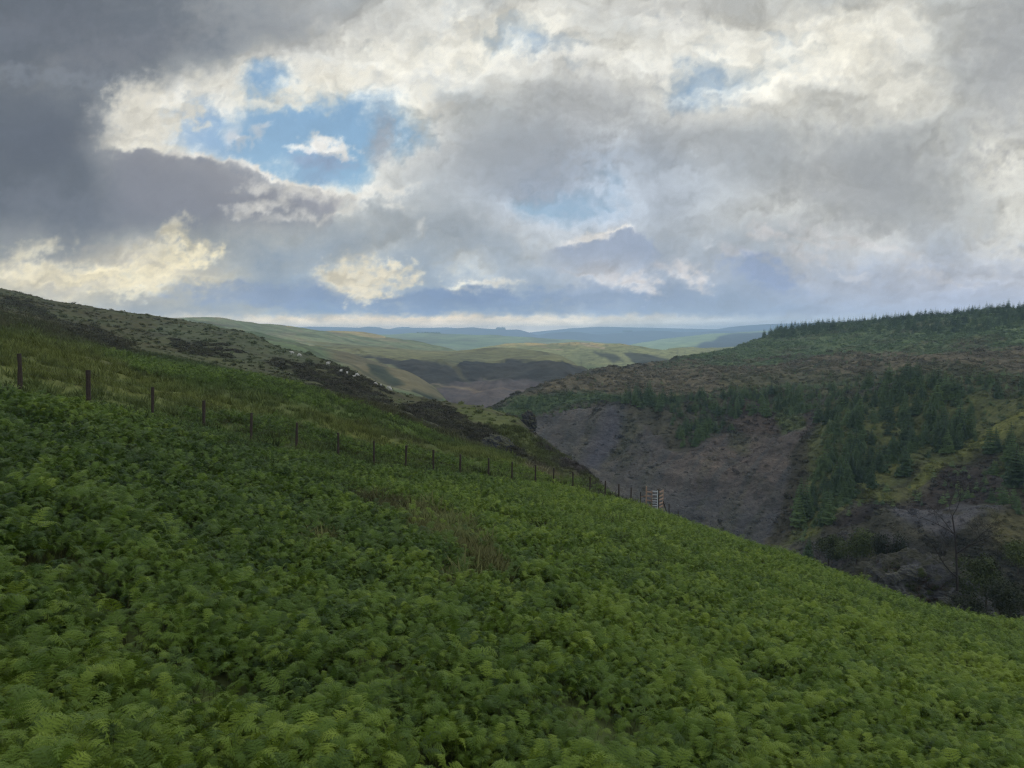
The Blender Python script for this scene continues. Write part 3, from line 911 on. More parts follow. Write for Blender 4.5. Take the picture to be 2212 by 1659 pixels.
    S(705, 336, 50, 4, (196, 200, 206), 0.6, 6, 0.8, 0.4)
    S(825, 300, 22, 50, (168, 168, 172), 0.7, 10, 0.9)
    # rim-lit cloud edge under the opening
    X, Y = px + 9 * w2x + 5 * w3x + 2, py + 8 * w2y + 6 * w3y
    pts = [(180, 322), (330, 322), (390, 335), (430, 328), (480, 346), (500, 342), (540, 352), (590, 374), (625, 392), (690, 395), (740, 432), (700, 520), (560, 560), (300, 540), (120, 430)]
    sd = sdf(X, Y, pts) + 3 * fine
    tf = sst(480, 430, py)
    body = sst(-3, 7, sd) * sst(180, 300, px) * sst(520, 440, py)
    C = mixm(C, body * 0.85, np.array((134, 137, 146)))
    gap = gap * (1 - body)
    rimc = (238, 234, 224)
    C = mixm(C, np.exp(-((sd - 4) / 5.5) ** 2) * tf * sst(300, 400, px) * np.clip(0.75 + 0.5 * w2x, 0.2, 1), rimc)
    C = mixm(C, sst(34, 4, sd) * sst(-3, 5, sd) * tf * sst(440, 540, px) * 0.6 * np.clip(0.8 + 0.8 * fine, 0, 1), (214, 212, 206))
    for x, y, rx, ry, a in [(560, 398, 40, 12, .7), (650, 412, 40, 16, .75), (700, 425, 30, 10, .5), (540, 452, 44, 9, .7), (590, 440, 34, 12, .6), (770, 428, 34, 9, .7), (840, 412, 36, 9, .7), (720, 462, 80, 7, .6), (860, 445, 24, 9, .5), (912, 488, 16, 12, .5), (620, 470, 50, 8, .4)]:
        S(x, y, rx, ry, (222, 219, 210), a * .9, -8, 0.9, 1.0, 1.5)
    S(690, 440, 40, 13, (158, 160, 168), 0.6, 0, 0.9, 1.0)
    # light falling through low on the left
    for x, y, rx, ry, a in [(195, 600, 66, 18, .95), (310, 592, 80, 22, .7), (90, 585, 66, 14, .6), (415, 548, 40, 20, .75), (385, 500, 26, 26, .6), (330, 622, 56, 12, .7), (452, 556, 24, 14, .7), (350, 545, 50, 26, .5), (60, 545, 60, 16, .5)]:
        S(x, y, rx, ry, (246, 234, 198), a, -14, 0.9, 1.0, 1.6)
    for x, y, rx, ry, a in [(260, 560, 60, 9, .5), (150, 622, 80, 8, .5), (430, 590, 40, 8, .4), (330, 570, 30, 7, .4), (200, 545, 60, 10, .5)]:
        S(x, y, rx, ry, (166, 164, 158), a, -10, 0.9, 1.0, 1.6)
    # paler streaks across the slate mass on the left
    S(90, 165, 170, 12, (134, 141, 150), 0.6, 3, 1.0, 1.5)
    S(60, 60, 150, 30, (118, 124, 134), 0.5, -5, 1.0, 1.5)
    S(110, 440, 160, 30, (122, 128, 138), 0.5, 10, 1.0, 1.5)
    S(260, 110, 120, 30, (126, 130, 138), 0.5, -12, 1.0, 1.5)
    S(90, 300, 110, 50, (96, 103, 115), 0.5, 0, 1.0, 1.5)
    # low banks and the breaks between them
    S(590, 636, 200, 26, (130, 147, 174), 0.75, 2, 0.6, 1.0)
    S(960, 652, 250, 22, (122, 142, 172), 0.75, 0, 0.7, 1.2)
    S(1330, 640, 170, 24, (138, 155, 180), 0.6, 0, 0.6, 1.0)
    for x, y, rx, ry, a in [(790, 600, 76, 30, .8), (850, 588, 50, 18, .6), (785, 628, 30, 24, .9), (735, 600, 30, 16, .5), (870, 610, 26, 10, .5)]:
        S(x, y, rx, ry, (232, 222, 196), a, 0, 0.8, 1.0, 1.7)
    S(1045, 612, 66, 8, (216, 212, 200), 0.8, -3, 0.7, 0.6, 1.4)
    S(1000, 622, 20, 8, (226, 220, 200), 0.7, 0, 0.7, 0.6, 1.4)
    S(1030, 636, 90, 12, (120, 140, 172), 0.6, 0, 0.7, 0.8)
    for x, y, rx, ry, a in [(1330, 590, 60, 14, .7), (1385, 612, 34, 20, .75), (1270, 602, 56, 6, .5), (1470, 585, 40, 16, .7), (1505, 604, 30, 16, .6), (1600, 548, 50, 9, .6), (1740, 515, 60, 7, .5), (1850, 522, 130, 9, .4), (1740, 555, 44, 14, .45), (2040, 600, 70, 8, .35), (1840, 600, 40, 8, .35), (1660, 500, 30, 10, .5), (1410, 545, 12, 5, .4)]:
        S(x, y, rx, ry, (212, 208, 206), a, 16, 0.9, 1.0, 1.8)
    S(1650, 590, 80, 30, (138, 156, 188), 0.7, 20, 0.6, 1.0)
    pts = [(1150, 555), (1205, 526), (1262, 520), (1300, 505), (1366, 484), (1410, 520), (1480, 600), (1480, 680), (1180, 680)]
    sd = sdf(X, Y, pts) + 2 * fine
    m = sst(-4, 7, sd) * sst(620, 530, py) * sst(1470, 1400, px + 20 * w2x) * sst(1150, 1230, px)
    C = mixm(C, m * .75, (146, 159, 181))
    gap = gap * (1 - m)
    C = mixm(C, np.exp(-((sd - 3) / 4.5) ** 2) * sst(545, 515, py) * sst(1385, 1355, px) * sst(1180, 1215, px) * 0.95, (234, 232, 228))
    S(1275, 516, 34, 9, (224, 221, 216), .8, -8, .8, .6, 1.5)
    # cream strip at the skyline
    Y2 = py + 7.0 * w2y + 3 * w3y + 3 * w1x
    m = sst(672, 690, Y2) * np.interp(px, [-400, 200, 420, 600, 1250, 1500, 1700, 2300], [0.2, 0.35, 0.8, 1.0, 1.0, 0.75, 0.5, 0.3])
    cr = np.stack([np.interp(px, [300, 900, 1400, 1800], v) for v in ((228, 236, 214, 182), (214, 214, 206, 190), (184, 180, 190, 196))], -1)
    cr = cr * (1 + 0.05 * F(40, 12, 477, 4))[..., None]
    C = C * (1 - m[..., None]) + cr * m[..., None]
    m = sst(700, 716, py) * 0.5 * sst(900, 1500, px)
    C = mixm(C, m, (196, 204, 212))
    # out-of-view parts: broken cloud
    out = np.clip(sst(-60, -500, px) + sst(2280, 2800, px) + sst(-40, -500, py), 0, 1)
    g = sst(-0.3, 0.5, w1x)
    oc = mixm(np.broadcast_to(np.array((140, 146, 156), float), px.shape + (3,)).copy(), g, (205, 205, 202))
    C = mixm(C, out * 0.85, (0, 0, 0)) + oc * (out * 0.85)[..., None]
    gap = gap * (1 - out)
    # relief: cloud billows lit from the upper left, strongest on the bright cloud
    L = lin(np.clip(C, 0, 255))
    lum = L.mean(-1)
    bright = sst(0.25, 0.62, lum) * (1 - 0.8 * gap)
    em = np.clip((h - H(-10, -12)) * 2.6, -1, 1)
    em2 = np.clip((h - H(-30, -30, 5)) * 1.2, -1, 1)
    tex = 1 + (0.03 + 0.15 * bright) * em + (0.04 + 0.11 * bright) * em2 + 0.04 * h * (1 - gap)
    L = L * tex[..., None]
    L = L * (1 + 1.25 * out)[..., None]  # sky outside the view brightened to throw more light on the land
    eld = np.degrees(EL)
    L = L * (1 + BOOST * (0.55 * np.exp(-np.clip(eld, 0, 90) / 1.2) + 0.2 * np.exp(-np.clip(eld, 0, 90) / 5.0)))[..., None]
    # opacity: thin over the blue, none in an unseen gap, added left of the view to let sun onto the far hills
    hole = D @ np.array([math.sin(R(-48)) * math.cos(R(19)), math.cos(R(-48)) * math.cos(R(19)), math.sin(R(19))])
    ang = np.degrees(np.arccos(np.clip(hole, -1, 1)))
    alpha = (1 - 0.2 * gap) * sst(4.5, 8.0, ang)
    return L, alpha


BOOST = 1.0


def build_sky():
    RD = 20000.0
    az = np.concatenate([np.arange(-180, -56, 2.0), np.arange(-56, -40, 0.5), np.arange(-40, 40, 0.085), np.arange(40, 56, 0.5), np.arange(56, 180.1, 2.0)])
    el = np.concatenate([np.arange(-3.0, 0, 0.5), np.arange(0, 34, 0.085), np.arange(34, 44, 0.5), np.arange(44, 90.1, 2.0)])
    AZ, EL = np.meshgrid(np.radians(az), np.radians(el))
    D = np.stack([np.sin(AZ) * np.cos(EL), np.cos(AZ) * np.cos(EL), np.sin(EL)], -1)
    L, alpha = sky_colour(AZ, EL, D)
    nr, nc = AZ.shape
    idx = np.arange(nr * nc).reshape(nr, nc)
    Fq = np.stack([idx[:-1, :-1], idx[1:, :-1], idx[1:, 1:], idx[:-1, 1:]], -1).reshape(-1, 4)
    m = bpy.data.materials.new("cloudy_sky")
    t = NT(m)
    a = t.n("Attribute", attribute_name="Col").outputs["Color"]
    al = t.n("Attribute", attribute_name="cover").outputs["Fac"]
    e = t.n("Emission")
    t.l(a, e.inputs[0])
    e.inputs[1].default_value = 1.0
    tr = t.n("BsdfTransparent")
    mx = t.n("MixShader")
    t.l(al, mx.inputs[0])
    t.l(tr.outputs[0], mx.inputs[1])
    t.l(e.outputs[0], mx.inputs[2])
    t.l(mx.outputs[0], t.out.inputs[0])
    m.cycles.emission_sampling = 'NONE'
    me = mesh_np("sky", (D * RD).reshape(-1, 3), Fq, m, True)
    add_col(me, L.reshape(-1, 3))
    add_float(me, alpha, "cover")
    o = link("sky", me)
    o["kind"] = "structure"
    tag(o, "broken evening cloud with blue openings over the valley")


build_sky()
# ------------------------------------------------------------------ haze
def build_haze():
    v = [(x, y, z) for z in (-191.5, 95.0) for x, y in ((-11600, -3050), (11600, -3050), (11600, 12700), (-11600, 12700))]
    f = [(0, 3, 2, 1), (4, 5, 6, 7), (0, 1, 5, 4), (1, 2, 6, 5), (2, 3, 7, 6), (3, 0, 4, 7)]
    m = bpy.data.materials.new("haze")
    t = NT(m)
    pv = t.n("VolumePrincipled")
    pv.inputs["Color"].default_value = (0.50, 0.72, 1.0, 1)
    pv.inputs["Density"].default_value = HAZE
    pv.inputs["Anisotropy"].default_value = 0.2
    t.l(pv.outputs[0], t.out.inputs["Volume"])
    o = link("haze", mesh_np("haze", v, f, m))
    o["kind"] = "stuff"
    tag(o, "thin blue evening haze filling the valley and veiling the ridges")


HAZE = 1.35e-4
build_haze()

# ------------------------------------------------------------------ plant prototypes
UP = np.array([0, 0, 1.0])


def norm(v):
    return v / (np.linalg.norm(v) + 1e-9)


def bracken_proto(name, seed, detail, mat, stemmat):
    r = random.Random(seed)
    V, Fq, MI = [], [], []

    def quad(a, b, c, d, mi=0):
        i = len(V)
        V.extend([a, b, c, d])
        Fq.append((i, i + 1, i + 2, i + 3))
        MI.append(mi)
    nf = r.choice([2, 3, 3])
    for k in range(nf):
        phi = r.uniform(0, 6.28)
        h = r.uniform(0.40, 0.95)
        reach = r.uniform(0.30, 0.46)
        base = np.array([r.uniform(-.12, .12), r.uniform(-.12, .12), -0.15])
        dirv = np.array([math.cos(phi), math.sin(phi), 0])
        # stem
        top = base + UP * (h * 0.75 + 0.15) + dirv * 0.07
        side = np.array([-dirv[1], dirv[0], 0])
        w = 0.006 if detail == 0 else 0.01
        if detail < 2:
            quad(base - side * w, base + side * w, top + side * w * .6, top - side * w * .6, 1)
            quad(base - dirv * w, base + dirv * w, top + dirv * w * .6, top - dirv * w * .6, 1)
        # blade rachis, arching over
        n = (11, 9, 7)[detail]
        rise = r.uniform(0.12, 0.40)
        droop = r.uniform(0.12, 0.34)
        pts = []
        for i in range(n + 1):
            s = i / n
            pts.append(top + dirv * reach * (s ** 0.9) + UP * (rise * math.sin(s * 2.0) - droop * s ** 2.2) + side * 0.03 * math.sin(s * 5 + k))
        Lm = r.uniform(0.15, 0.25)
        for i in range(1, n + 1):
            s = i / n
            t0 = norm(pts[i] - pts[i - 1])
            sd = norm(np.cross(t0, UP))
            upv = norm(np.cross(sd, t0))
            if detail < 2:
                ww = 0.004
                quad(pts[i - 1] - sd * ww, pts[i - 1] + sd * ww, pts[i] + sd * ww, pts[i] - sd * ww, 0)
            L = Lm * (1.02 - s) ** 0.8 * (0.75 + 0.25 * min(1, s * 4)) * r.uniform(.85, 1.1)
            for sg in (-1, 1):
                dv = norm(sd * sg + t0 * 0.45 + upv * r.uniform(-0.05, 0.22))
                ax = norm(np.cross(dv, upv))
                dr = r.uniform(0.15, 0.4)
                m = (8, 4, 1)[detail]
                prev = pts[i - 1] * 0.4 + pts[i] * 0.6
                q = [prev + dv * L * (j / m) - UP * dr * L * (j / m) ** 2 for j in range(m + 1)]
                if detail == 0:
                    for j in range(1, m + 1):
                        ls = 0.26 * L * (1.05 - j / m) + 0.008
                        fw = norm(q[j] - q[j - 1])
                        wv = fw * (L / m) * 0.42
                        for s2 in (-1, 1):
                            tip = q[j] + ax * s2 * ls + fw * ls * 0.35 - UP * ls * r.uniform(0.05, 0.45)
                            mid = (q[j] + tip) / 2 - UP * 0.0
                            quad(q[j] - wv, mid - wv * 0.9 - fw * 0.003, tip, mid + wv * 1.0)
                elif detail == 1:
                    for j in range(m):
                        ls = 0.16 * L * (1.1 - (j + .5) / m) + 0.006
                        c = (q[j] + q[j + 1]) / 2
                        quad(q[j], c + ax * ls - UP * ls * .3, q[j + 1], c - ax * ls - UP * ls * .3)
                else:
                    ls = 0.14 * L
                    quad(q[0], q[0] * .5 + q[1] * .5 + ax * ls, q[1], q[0] * .5 + q[1] * .5 - ax * ls)
    me = mesh_np(name, np.array(V), np.array(Fq), mat, False)
    me.materials.append(stemmat)
    me.polygons.foreach_set("material_index", np.array(MI, np.int32))
    return bpy.data.objects.new(name, me)


def tuft_proto(name, seed, n, h, spread, w, mat, lean=0.5):
    r = random.Random(seed)
    V, Fq = [], []
    for k in range(n):
        a = r.uniform(0, 6.28)
        rr = spread * r.random() ** 0.5
        b = np.array([math.cos(a) * rr, math.sin(a) * rr, -0.1 * h])
        a2 = r.uniform(0, 6.28)
        hh = h * r.uniform(0.6, 1.1)
        tip = b + np.array([math.cos(a2) * lean * hh, math.sin(a2) * lean * hh, hh * 1.05])
        s = np.array([-math.sin(a2), math.cos(a2), 0]) * w
        mid = b * .45 + tip * .55 + UP * hh * .12
        i = len(V)
        V.extend([b - s, b + s, mid + s * .9, mid - s * .9, tip])
        Fq.append((i, i + 1, i + 2, i + 3))
        Fq.append((i + 3, i + 2, i + 4, i + 4))
    return bpy.data.objects.new(name, tri_fix(name, V, Fq, mat))


def tri_fix(name, V, Fq, mat):
    me = bpy.data.meshes.new(name)
    fs = []
    for f in Fq:
        g = []
        for i in f:
            if i not in g:
                g.append(i)
        fs.append(g)
    me.from_pydata([tuple(v) for v in V], [], fs)
    me.materials.append(mat)
    return me


def bush_proto(name, seed, n, mat, flat=0.6, leaf=0.16):
    """low shrub: many leaf clumps through a lumpy dome, unit size"""
    r = random.Random(seed)
    V, Fq = [], []
    lob = [(r.uniform(-.3, .3), r.uniform(-.3, .3), r.uniform(.25, .5)) for _ in range(4)]
    for k in range(n):
        lx, ly, lr = r.choice(lob)
        d = norm(np.array([r.gauss(0, 1), r.gauss(0, 1), abs(r.gauss(0, 1)) * 1.0]))
        p = np.array([lx, ly, 0]) + d * lr * r.uniform(.7, 1.1) * np.array([1, 1, flat * 1.6])
        a = norm(np.array([r.gauss(0, 1), r.gauss(0, 1), r.gauss(0, .5)]))
        b = norm(np.cross(a, d + np.array([.01, .02, .03])))
        s = leaf * r.uniform(.6, 1.3)
        i = len(V)
        V.extend([p - a * s, p + b * s * .5, p + a * s + d * s * .6, p - b * s * .5])
        Fq.append((i, i + 1, i + 2, i + 3))
    return bpy.data.objects.new(name, mesh_np(name, np.array(V), np.array(Fq), mat))


def conifer_arrays(seed, whorls, nb, lowr=0.2):
    """unit-height spruce: whorls of drooping ragged branch sprays"""
    r = random.Random(seed)
    V, Fq = [], []
    for wv in range(whorls):
        s = (wv + r.uniform(-.2, .2)) / whorls
        s = min(max(s, 0.0), 0.97)
        z = 0.07 + 0.90 * s
        rad = lowr * (1 - s) ** 0.9 * r.uniform(.85, 1.12) + 0.012
        n = max(4, int(nb * (1 - 0.5 * s)))
        off = r.uniform(0, 6.28)
        for k in range(n):
            a = off + 6.2832 * k / n + r.uniform(-.25, .25)
            L = rad * r.uniform(.7, 1.15)
            d = np.array([math.cos(a), math.sin(a), 0])
            t = np.array([-d[1], d[0], 0])
            up = r.uniform(.0, .25)
            b = np.array([0, 0, z])
            m = b + d * L * .55 + UP * (up * L * .3 - 0.06 * L)
            e = b + d * L + UP * (up * L * .3 - 0.30 * L)
            w = L * .40
            i = len(V)
            V.extend([b, m + t * w - UP * .22 * L, e, m - t * w - UP * .22 * L, m])
            Fq += [(i, i + 1, i + 4), (i + 1, i + 2, i + 4), (i + 2, i + 3, i + 4), (i + 3, i, i + 4)]
            # hanging side sprays
            for q in (.45, .8):
                c = b + d * L * q - UP * .12 * L * q
                for sg in (-1, 1):
                    x = c + t * sg * L * .34 * (1.2 - q) + d * L * .12 - UP * L * .30
                    j = len(V)
                    V.extend([c + UP * .02, x, c + d * L * .2 - UP * .05 * L])
                    Fq.append((j, j + 1, j + 2))
    # leader
    i = len(V)
    V.extend([(0.012, 0, .93), (-.006, .01, .93), (-.006, -.01, .93), (0, 0, 1.03)])
    Fq += [(i, i + 1, i + 3), (i + 1, i + 2, i + 3), (i + 2, i, i + 3)]
    return np.array([tuple(v) for v in V]), np.array(Fq)


def trunk_arrays(h=0.95, r0=0.016, n=6):
    V, Fq = [], []
    for k, (z, r) in enumerate(((-0.05, r0 * 1.2), (0.3, r0 * .8), (h, r0 * .15))):
        for i in range(n):
            a = 6.2832 * i / n
            V.append((math.cos(a) * r, math.sin(a) * r, z))
    for k in range(2):
        for i in range(n):
            Fq.append((k * n + i, k * n + (i + 1) % n, (k + 1) * n + (i + 1) % n, (k + 1) * n + i))
    return np.array(V), np.array(Fq)


M_brk = leaf_mat("bracken_frond", (0.024, 0.054, 0.011), (0.088, 0.150, 0.016), (0.190, 0.262, 0.028), 0.22)
M_stem = plain_mat("bracken_stem", (0.07, 0.075, 0.025), 0.8, 20)


def ground_leaf_mat(name, transl=0.15, var=0.45):
    """small plants that carry the colour of their patch of ground cover"""
    m = bpy.data.materials.new(name)
    t = NT(m)
    a = t.n("Attribute", attribute_name="gcol", attribute_type='INSTANCER').outputs["Color"]
    rnd = t.n("ObjectInfo").outputs["Random"]
    vm = t.n("VectorMath", operation='SCALE')
    t.l(a, vm.inputs[0])
    t.l(t.maprange(rnd, 0, 1, 1 - var, 1 + var), vm.inputs["Scale"])
    d = t.n("BsdfPrincipled")
    d.inputs["Roughness"].default_value = 0.8
    d.inputs["Specular IOR Level"].default_value = 0.1
    t.l(vm.outputs[0], d.inputs["Base Color"])
    tr = t.n("BsdfTranslucent")
    t.l(vm.outputs[0], tr.inputs[0])
    mx = t.n("MixShader")
    mx.inputs[0].default_value = transl
    t.l(d.outputs[0], mx.inputs[1])
    t.l(tr.outputs[0], mx.inputs[2])
    t.l(mx.outputs[0], t.out.inputs[0])
    return m


M_tuft = ground_leaf_mat("grass_blade", 0.25, 0.35)
M_heath = ground_leaf_mat("heather_sprig", 0.25, 0.35)
M_stone = ground_leaf_mat("scree_stone", 0.0, 0.5)


def collection_of(name, obs):
    c = bpy.data.collections.new(name)
    for o in obs:
        c.objects.link(o)
    return c


def instancer(name, pts, rot, scl, pick, tint, coll, gcol=None):
    me = bpy.data.meshes.new(name)
    n = len(pts)
    me.vertices.add(n)
    me.vertices.foreach_set("co", np.asarray(pts, np.float32).ravel())
    a = me.attributes.new("rot", 'FLOAT_VECTOR', 'POINT')
    a.data.foreach_set("vector", np.asarray(rot, np.float32).ravel())
    add_float(me, scl, "scl")
    add_float(me, tint, "tint")
    a = me.attributes.new("pick", 'INT', 'POINT')
    a.data.foreach_set("value", np.asarray(pick, np.int32))
    if gcol is not None:
        add_col(me, gcol, "gcol")
    o = link(name, me)
    ng = bpy.data.node_groups.new(name + "_scatter", 'GeometryNodeTree')
    ng.interface.new_socket("Geometry", in_out='INPUT', socket_type='NodeSocketGeometry')
    ng.interface.new_socket("Geometry", in_out='OUTPUT', socket_type='NodeSocketGeometry')
    N = ng.nodes.new
    gi, go_ = N("NodeGroupInput"), N("NodeGroupOutput")
    ci = N("GeometryNodeCollectionInfo")
    ci.inputs["Collection"].default_value = coll
    ci.inputs["Separate Children"].default_value = True
    ci.inputs["Reset Children"].default_value = True
    ip = N("GeometryNodeInstanceOnPoints")
    ip.inputs["Pick Instance"].default_value = True

    def na(nm, ty):
        x = N("GeometryNodeInputNamedAttribute")
        x.data_type = ty
        x.inputs["Name"].default_value = nm
        return [q for q in x.outputs if q.enabled and q.name == "Attribute"][0]
    L = ng.links.new
    L(gi.outputs[0], ip.inputs["Points"])
    L(ci.outputs[0], ip.inputs["Instance"])
    L(na("pick", 'INT'), ip.inputs["Instance Index"])
    e2r = N("FunctionNodeEulerToRotation")
    L(na("rot", 'FLOAT_VECTOR'), e2r.inputs[0])
    L(e2r.outputs[0], ip.inputs["Rotation"])
    L(na("scl", 'FLOAT'), ip.inputs["Scale"])
    L(ip.outputs[0], go_.inputs[0])
    md = o.modifiers.new("scatter", 'NODES')
    md.node_group = ng
    o["kind"] = "stuff"
    return o


def rnd_rot(n, tilt=0.15):
    return np.stack([RNG.normal(0, tilt, n), RNG.normal(0, tilt, n), RNG.uniform(0, 6.283, n)], -1)


# ------------------------------------------------------------------ bracken
def build_bracken():
    obs = []
    for i in range(7):
        obs.append(bracken_proto("a%d" % i, 100 + i, 0, M_brk, M_stem))
    for i in range(5):
        obs.append(bracken_proto("b%d" % i, 200 + i, 1, M_brk, M_stem))
    for i in range(4):
        obs.append(bracken_proto("c%d" % i, 300 + i, 2, M_brk, M_stem))
    coll = collection_of("bracken_parts", obs)

    def dens(px, py, W):
        Y = W[..., 1]
        ok = (px > -420) & (px < 2640) & (Y < 106) & (Y > 2.2)
        return ok * bracken_mask(px, py, W) / (0.55 + (np.maximum(Y, 6) / 26.0) ** 1.1)
    n = 240000
    p, px, py = scatter("hillside", n, dens)
    Y = p[:, 1]
    pick = np.where(Y < 30, RNG.integers(0, 7, n), np.where(Y < 60, RNG.integers(7, 12, n), RNG.integers(12, 16, n)))
    big = fbm(p[:, 0] / 2.0, p[:, 1] / 2.0, 501, 4)
    scl = (0.52 + 0.24 * big + RNG.normal(0, 0.13, n)) * np.interp(Y, [5, 30, 60, 100], [0.92, 1.0, 1.15, 1.2])
    # ferns thin and shorten towards the fence and its grass
    fx = (p[:, 1] - 33) / 2.1 * 1.71 - 21.2
    dfence = np.abs(p[:, 0] - fx) * 0.775
    scl = scl * np.where(p[:, 0] < 13, 0.42 + 0.58 * sst(0.5, 5.0, dfence), 1.0)
    t1 = fbm(p[:, 0] / 9.0, p[:, 1] / 9.0, 503, 4)
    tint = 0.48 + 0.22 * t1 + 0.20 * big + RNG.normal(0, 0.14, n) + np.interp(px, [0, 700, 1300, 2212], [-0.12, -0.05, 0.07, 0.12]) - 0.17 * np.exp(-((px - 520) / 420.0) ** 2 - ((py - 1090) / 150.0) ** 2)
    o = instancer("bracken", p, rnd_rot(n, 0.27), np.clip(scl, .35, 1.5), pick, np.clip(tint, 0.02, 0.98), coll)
    tag(o, "dense green bracken ferns covering the near slope")


def build_ground_cover():
    obs = [tuft_proto("a%d" % i, 600 + i, 34, 0.34, 0.26, 0.012, M_tuft, 0.8) for i in range(4)]
    coll = collection_of("grass_parts", obs)

    def dens(px, py, W):
        Y = W[..., 1]
        ok = (px > -200) & (px < 1420) & (Y < 150) & (Y > 22)
        return ok * (1 - 0.8 * bracken_mask(px, py, W)) * (0.4 + sst(-0.5, 0.5, fbm(W[..., 0] / 4, W[..., 1] / 4, 611, 3)))
    n = 26000
    p, px, py, g = scatter_c("hillside", n, dens)
    o = instancer("grass", p, rnd_rot(n, 0.1), np.exp(RNG.normal(0, 0.3, n)) * np.interp(p[:, 1], [20, 60, 150], [.8, 1.1, 1.5]), RNG.integers(0, 4, n), np.full(n, .5), coll, g * 1.1)
    tag(o, "tufted yellowish hill grass along and above the fence line")
    # litter strip grass close by
    def dens2(px, py, W):
        m = np.zeros(px.shape)
        for L in LITTER:
            m = np.maximum(m, poly(px, py, L, 14))
        return m * (W[..., 1] < 60)
    n = 2600
    p, px, py, g = scatter_c("hillside", n, dens2)
    o = instancer("dry_grass", p, rnd_rot(n, 0.1), np.exp(RNG.normal(-0.25, 0.3, n)), RNG.integers(0, 4, n), np.full(n, .5), coll, g * 1.2)
    tag(o, "worn strip of dry brown grass between the ferns")

    obs = [bush_proto("a%d" % i, 700 + i, 90, M_heath, 0.5, 0.15) for i in range(4)]
    coll = collection_of("heather_parts", obs)
    global HEATH_COLL
    HEATH_COLL = coll

    def dens3(px, py, W):
        Y = W[..., 1]
        ok = (px > -60) & (px < 1420) & (Y > 97) & (Y < 345)
        return ok * (0.03 + 0.9 * sst(0.060, 0.044, near_col(px, py, W)[..., 0])) / (1 + (Y / 150) ** 2)
    n = 15000
    p, px, py, g = scatter_c("hillside", n, dens3)
    o = instancer("heather", p, rnd_rot(n, 0.12), np.exp(RNG.normal(-0.35, 0.35, n)) * np.interp(p[:, 1], [60, 200, 330], [.8, 1.3, 1.5]), RNG.integers(0, 4, n), np.full(n, .5), coll, g * 1.5)
    tag(o, "dark heather and bilberry over the left shoulder and its spur")

    def dens4(px, py, W):
        ok = (px > 1040) & (px < 2300) & (py < 1420)
        return ok * (0.25 + sst(-0.1, 0.5, fbm(W[..., 0] / 12, W[..., 2] / 9, 721, 4))) * (1 - 0.9 * SCR(px, py) * (1 - TONGUE(px, py, W))) * (1 + 2.0 * sst(1170, 1230, py)) / (1 + (W[..., 1] / 300) ** 2)
    n = 30000
    p, px, py, g = scatter_c("gorge_side", n, dens4)
    o = instancer("undergrowth", p, rnd_rot(n, 0.12), np.exp(RNG.normal(0.0, 0.4, n)) * np.interp(p[:, 1], [120, 300, 600], [.7, 1.2, 1.9]), RNG.integers(0, 4, n), np.full(n, .5), coll, g * 1.5)
    tag(o, "heather, bilberry and young scrub on the far gorge side")

    # scree stones
    sob = []
    for i in range(4):
        r = random.Random(800 + i)
        V = [np.array([math.cos(a) * q, math.sin(a) * q, z]) * r.uniform(.7, 1.2) for z, q in ((-.2, .45), (.22, .36)) for a in (0.2, 1.5, 2.8, 4.0, 5.2)]
        F = [(k, (k + 1) % 5, 5 + (k + 1) % 5, 5 + k) for k in range(5)]
        me = bpy.data.meshes.new("a%d" % i)
        me.from_pydata([tuple(v) for v in V], [], F + [(5, 6, 7, 8, 9)])
        me.materials.append(M_stone)
        sob.append(bpy.data.objects.new("a%d" % i, me))
    coll = collection_of("stone_parts", sob)

    def dens5(px, py, W):
        ok = (px > 1040) & (px < 2300) & (py < 1420)
        return ok * (SCR(px, py) + 0.03) / (1 + (W[..., 1] / 250) ** 2)
    n = 22000
    p, px, py, g = scatter_c("gorge_side", n, dens5)
    o = instancer("scree", p, rnd_rot(n, 0.5), np.exp(RNG.normal(-1.05, 0.4, n)), RNG.integers(0, 4, n), np.full(n, .5), coll, g * 1.1)
    tag(o, "loose grey and mauve scree stones down the gorge side")


def TONGUE(px, py, W):
    return tongue_mask(px, py, W)


def SCR(x, y):
    a = poly(x, y, [(1110, 912), (1150, 905), (1230, 890), (1300, 888), (1350, 905), (1400, 925), (1440, 965), (1463, 972), (1500, 965), (1545, 940), (1580, 915), (1610, 900), (1625, 930), (1660, 932), (1720, 925), (1771, 898), (1745, 940), (1722, 968), (1704, 1036), (1685, 1095), (1663, 1154), (1645, 1180), (1600, 1260), (1300, 1200), (1180, 1000)], 8)
    b = poly(x, y, [(1890, 1190), (1930, 1150), (1960, 1120), (2060, 1090), (2150, 1108), (2170, 1140), (2100, 1180), (2060, 1225), (1960, 1250), (1900, 1230)], 8)
    return np.maximum(a, b)


def scatter_c(name, n, dens):
    s = SHEETS[name]
    p, px, py = scatter(name, n, dens)
    # colour of the nearest mapped column/row
    W = s['W']
    key = COLFN[name]
    g = key(px[None, :], py[None, :], p[None, :, :])[0]
    return p, px, py, g


COLFN = {"hillside": near_col, "gorge_side": right_col}

build_bracken()
build_ground_cover()

# ------------------------------------------------------------------ conifers
M_con = {}


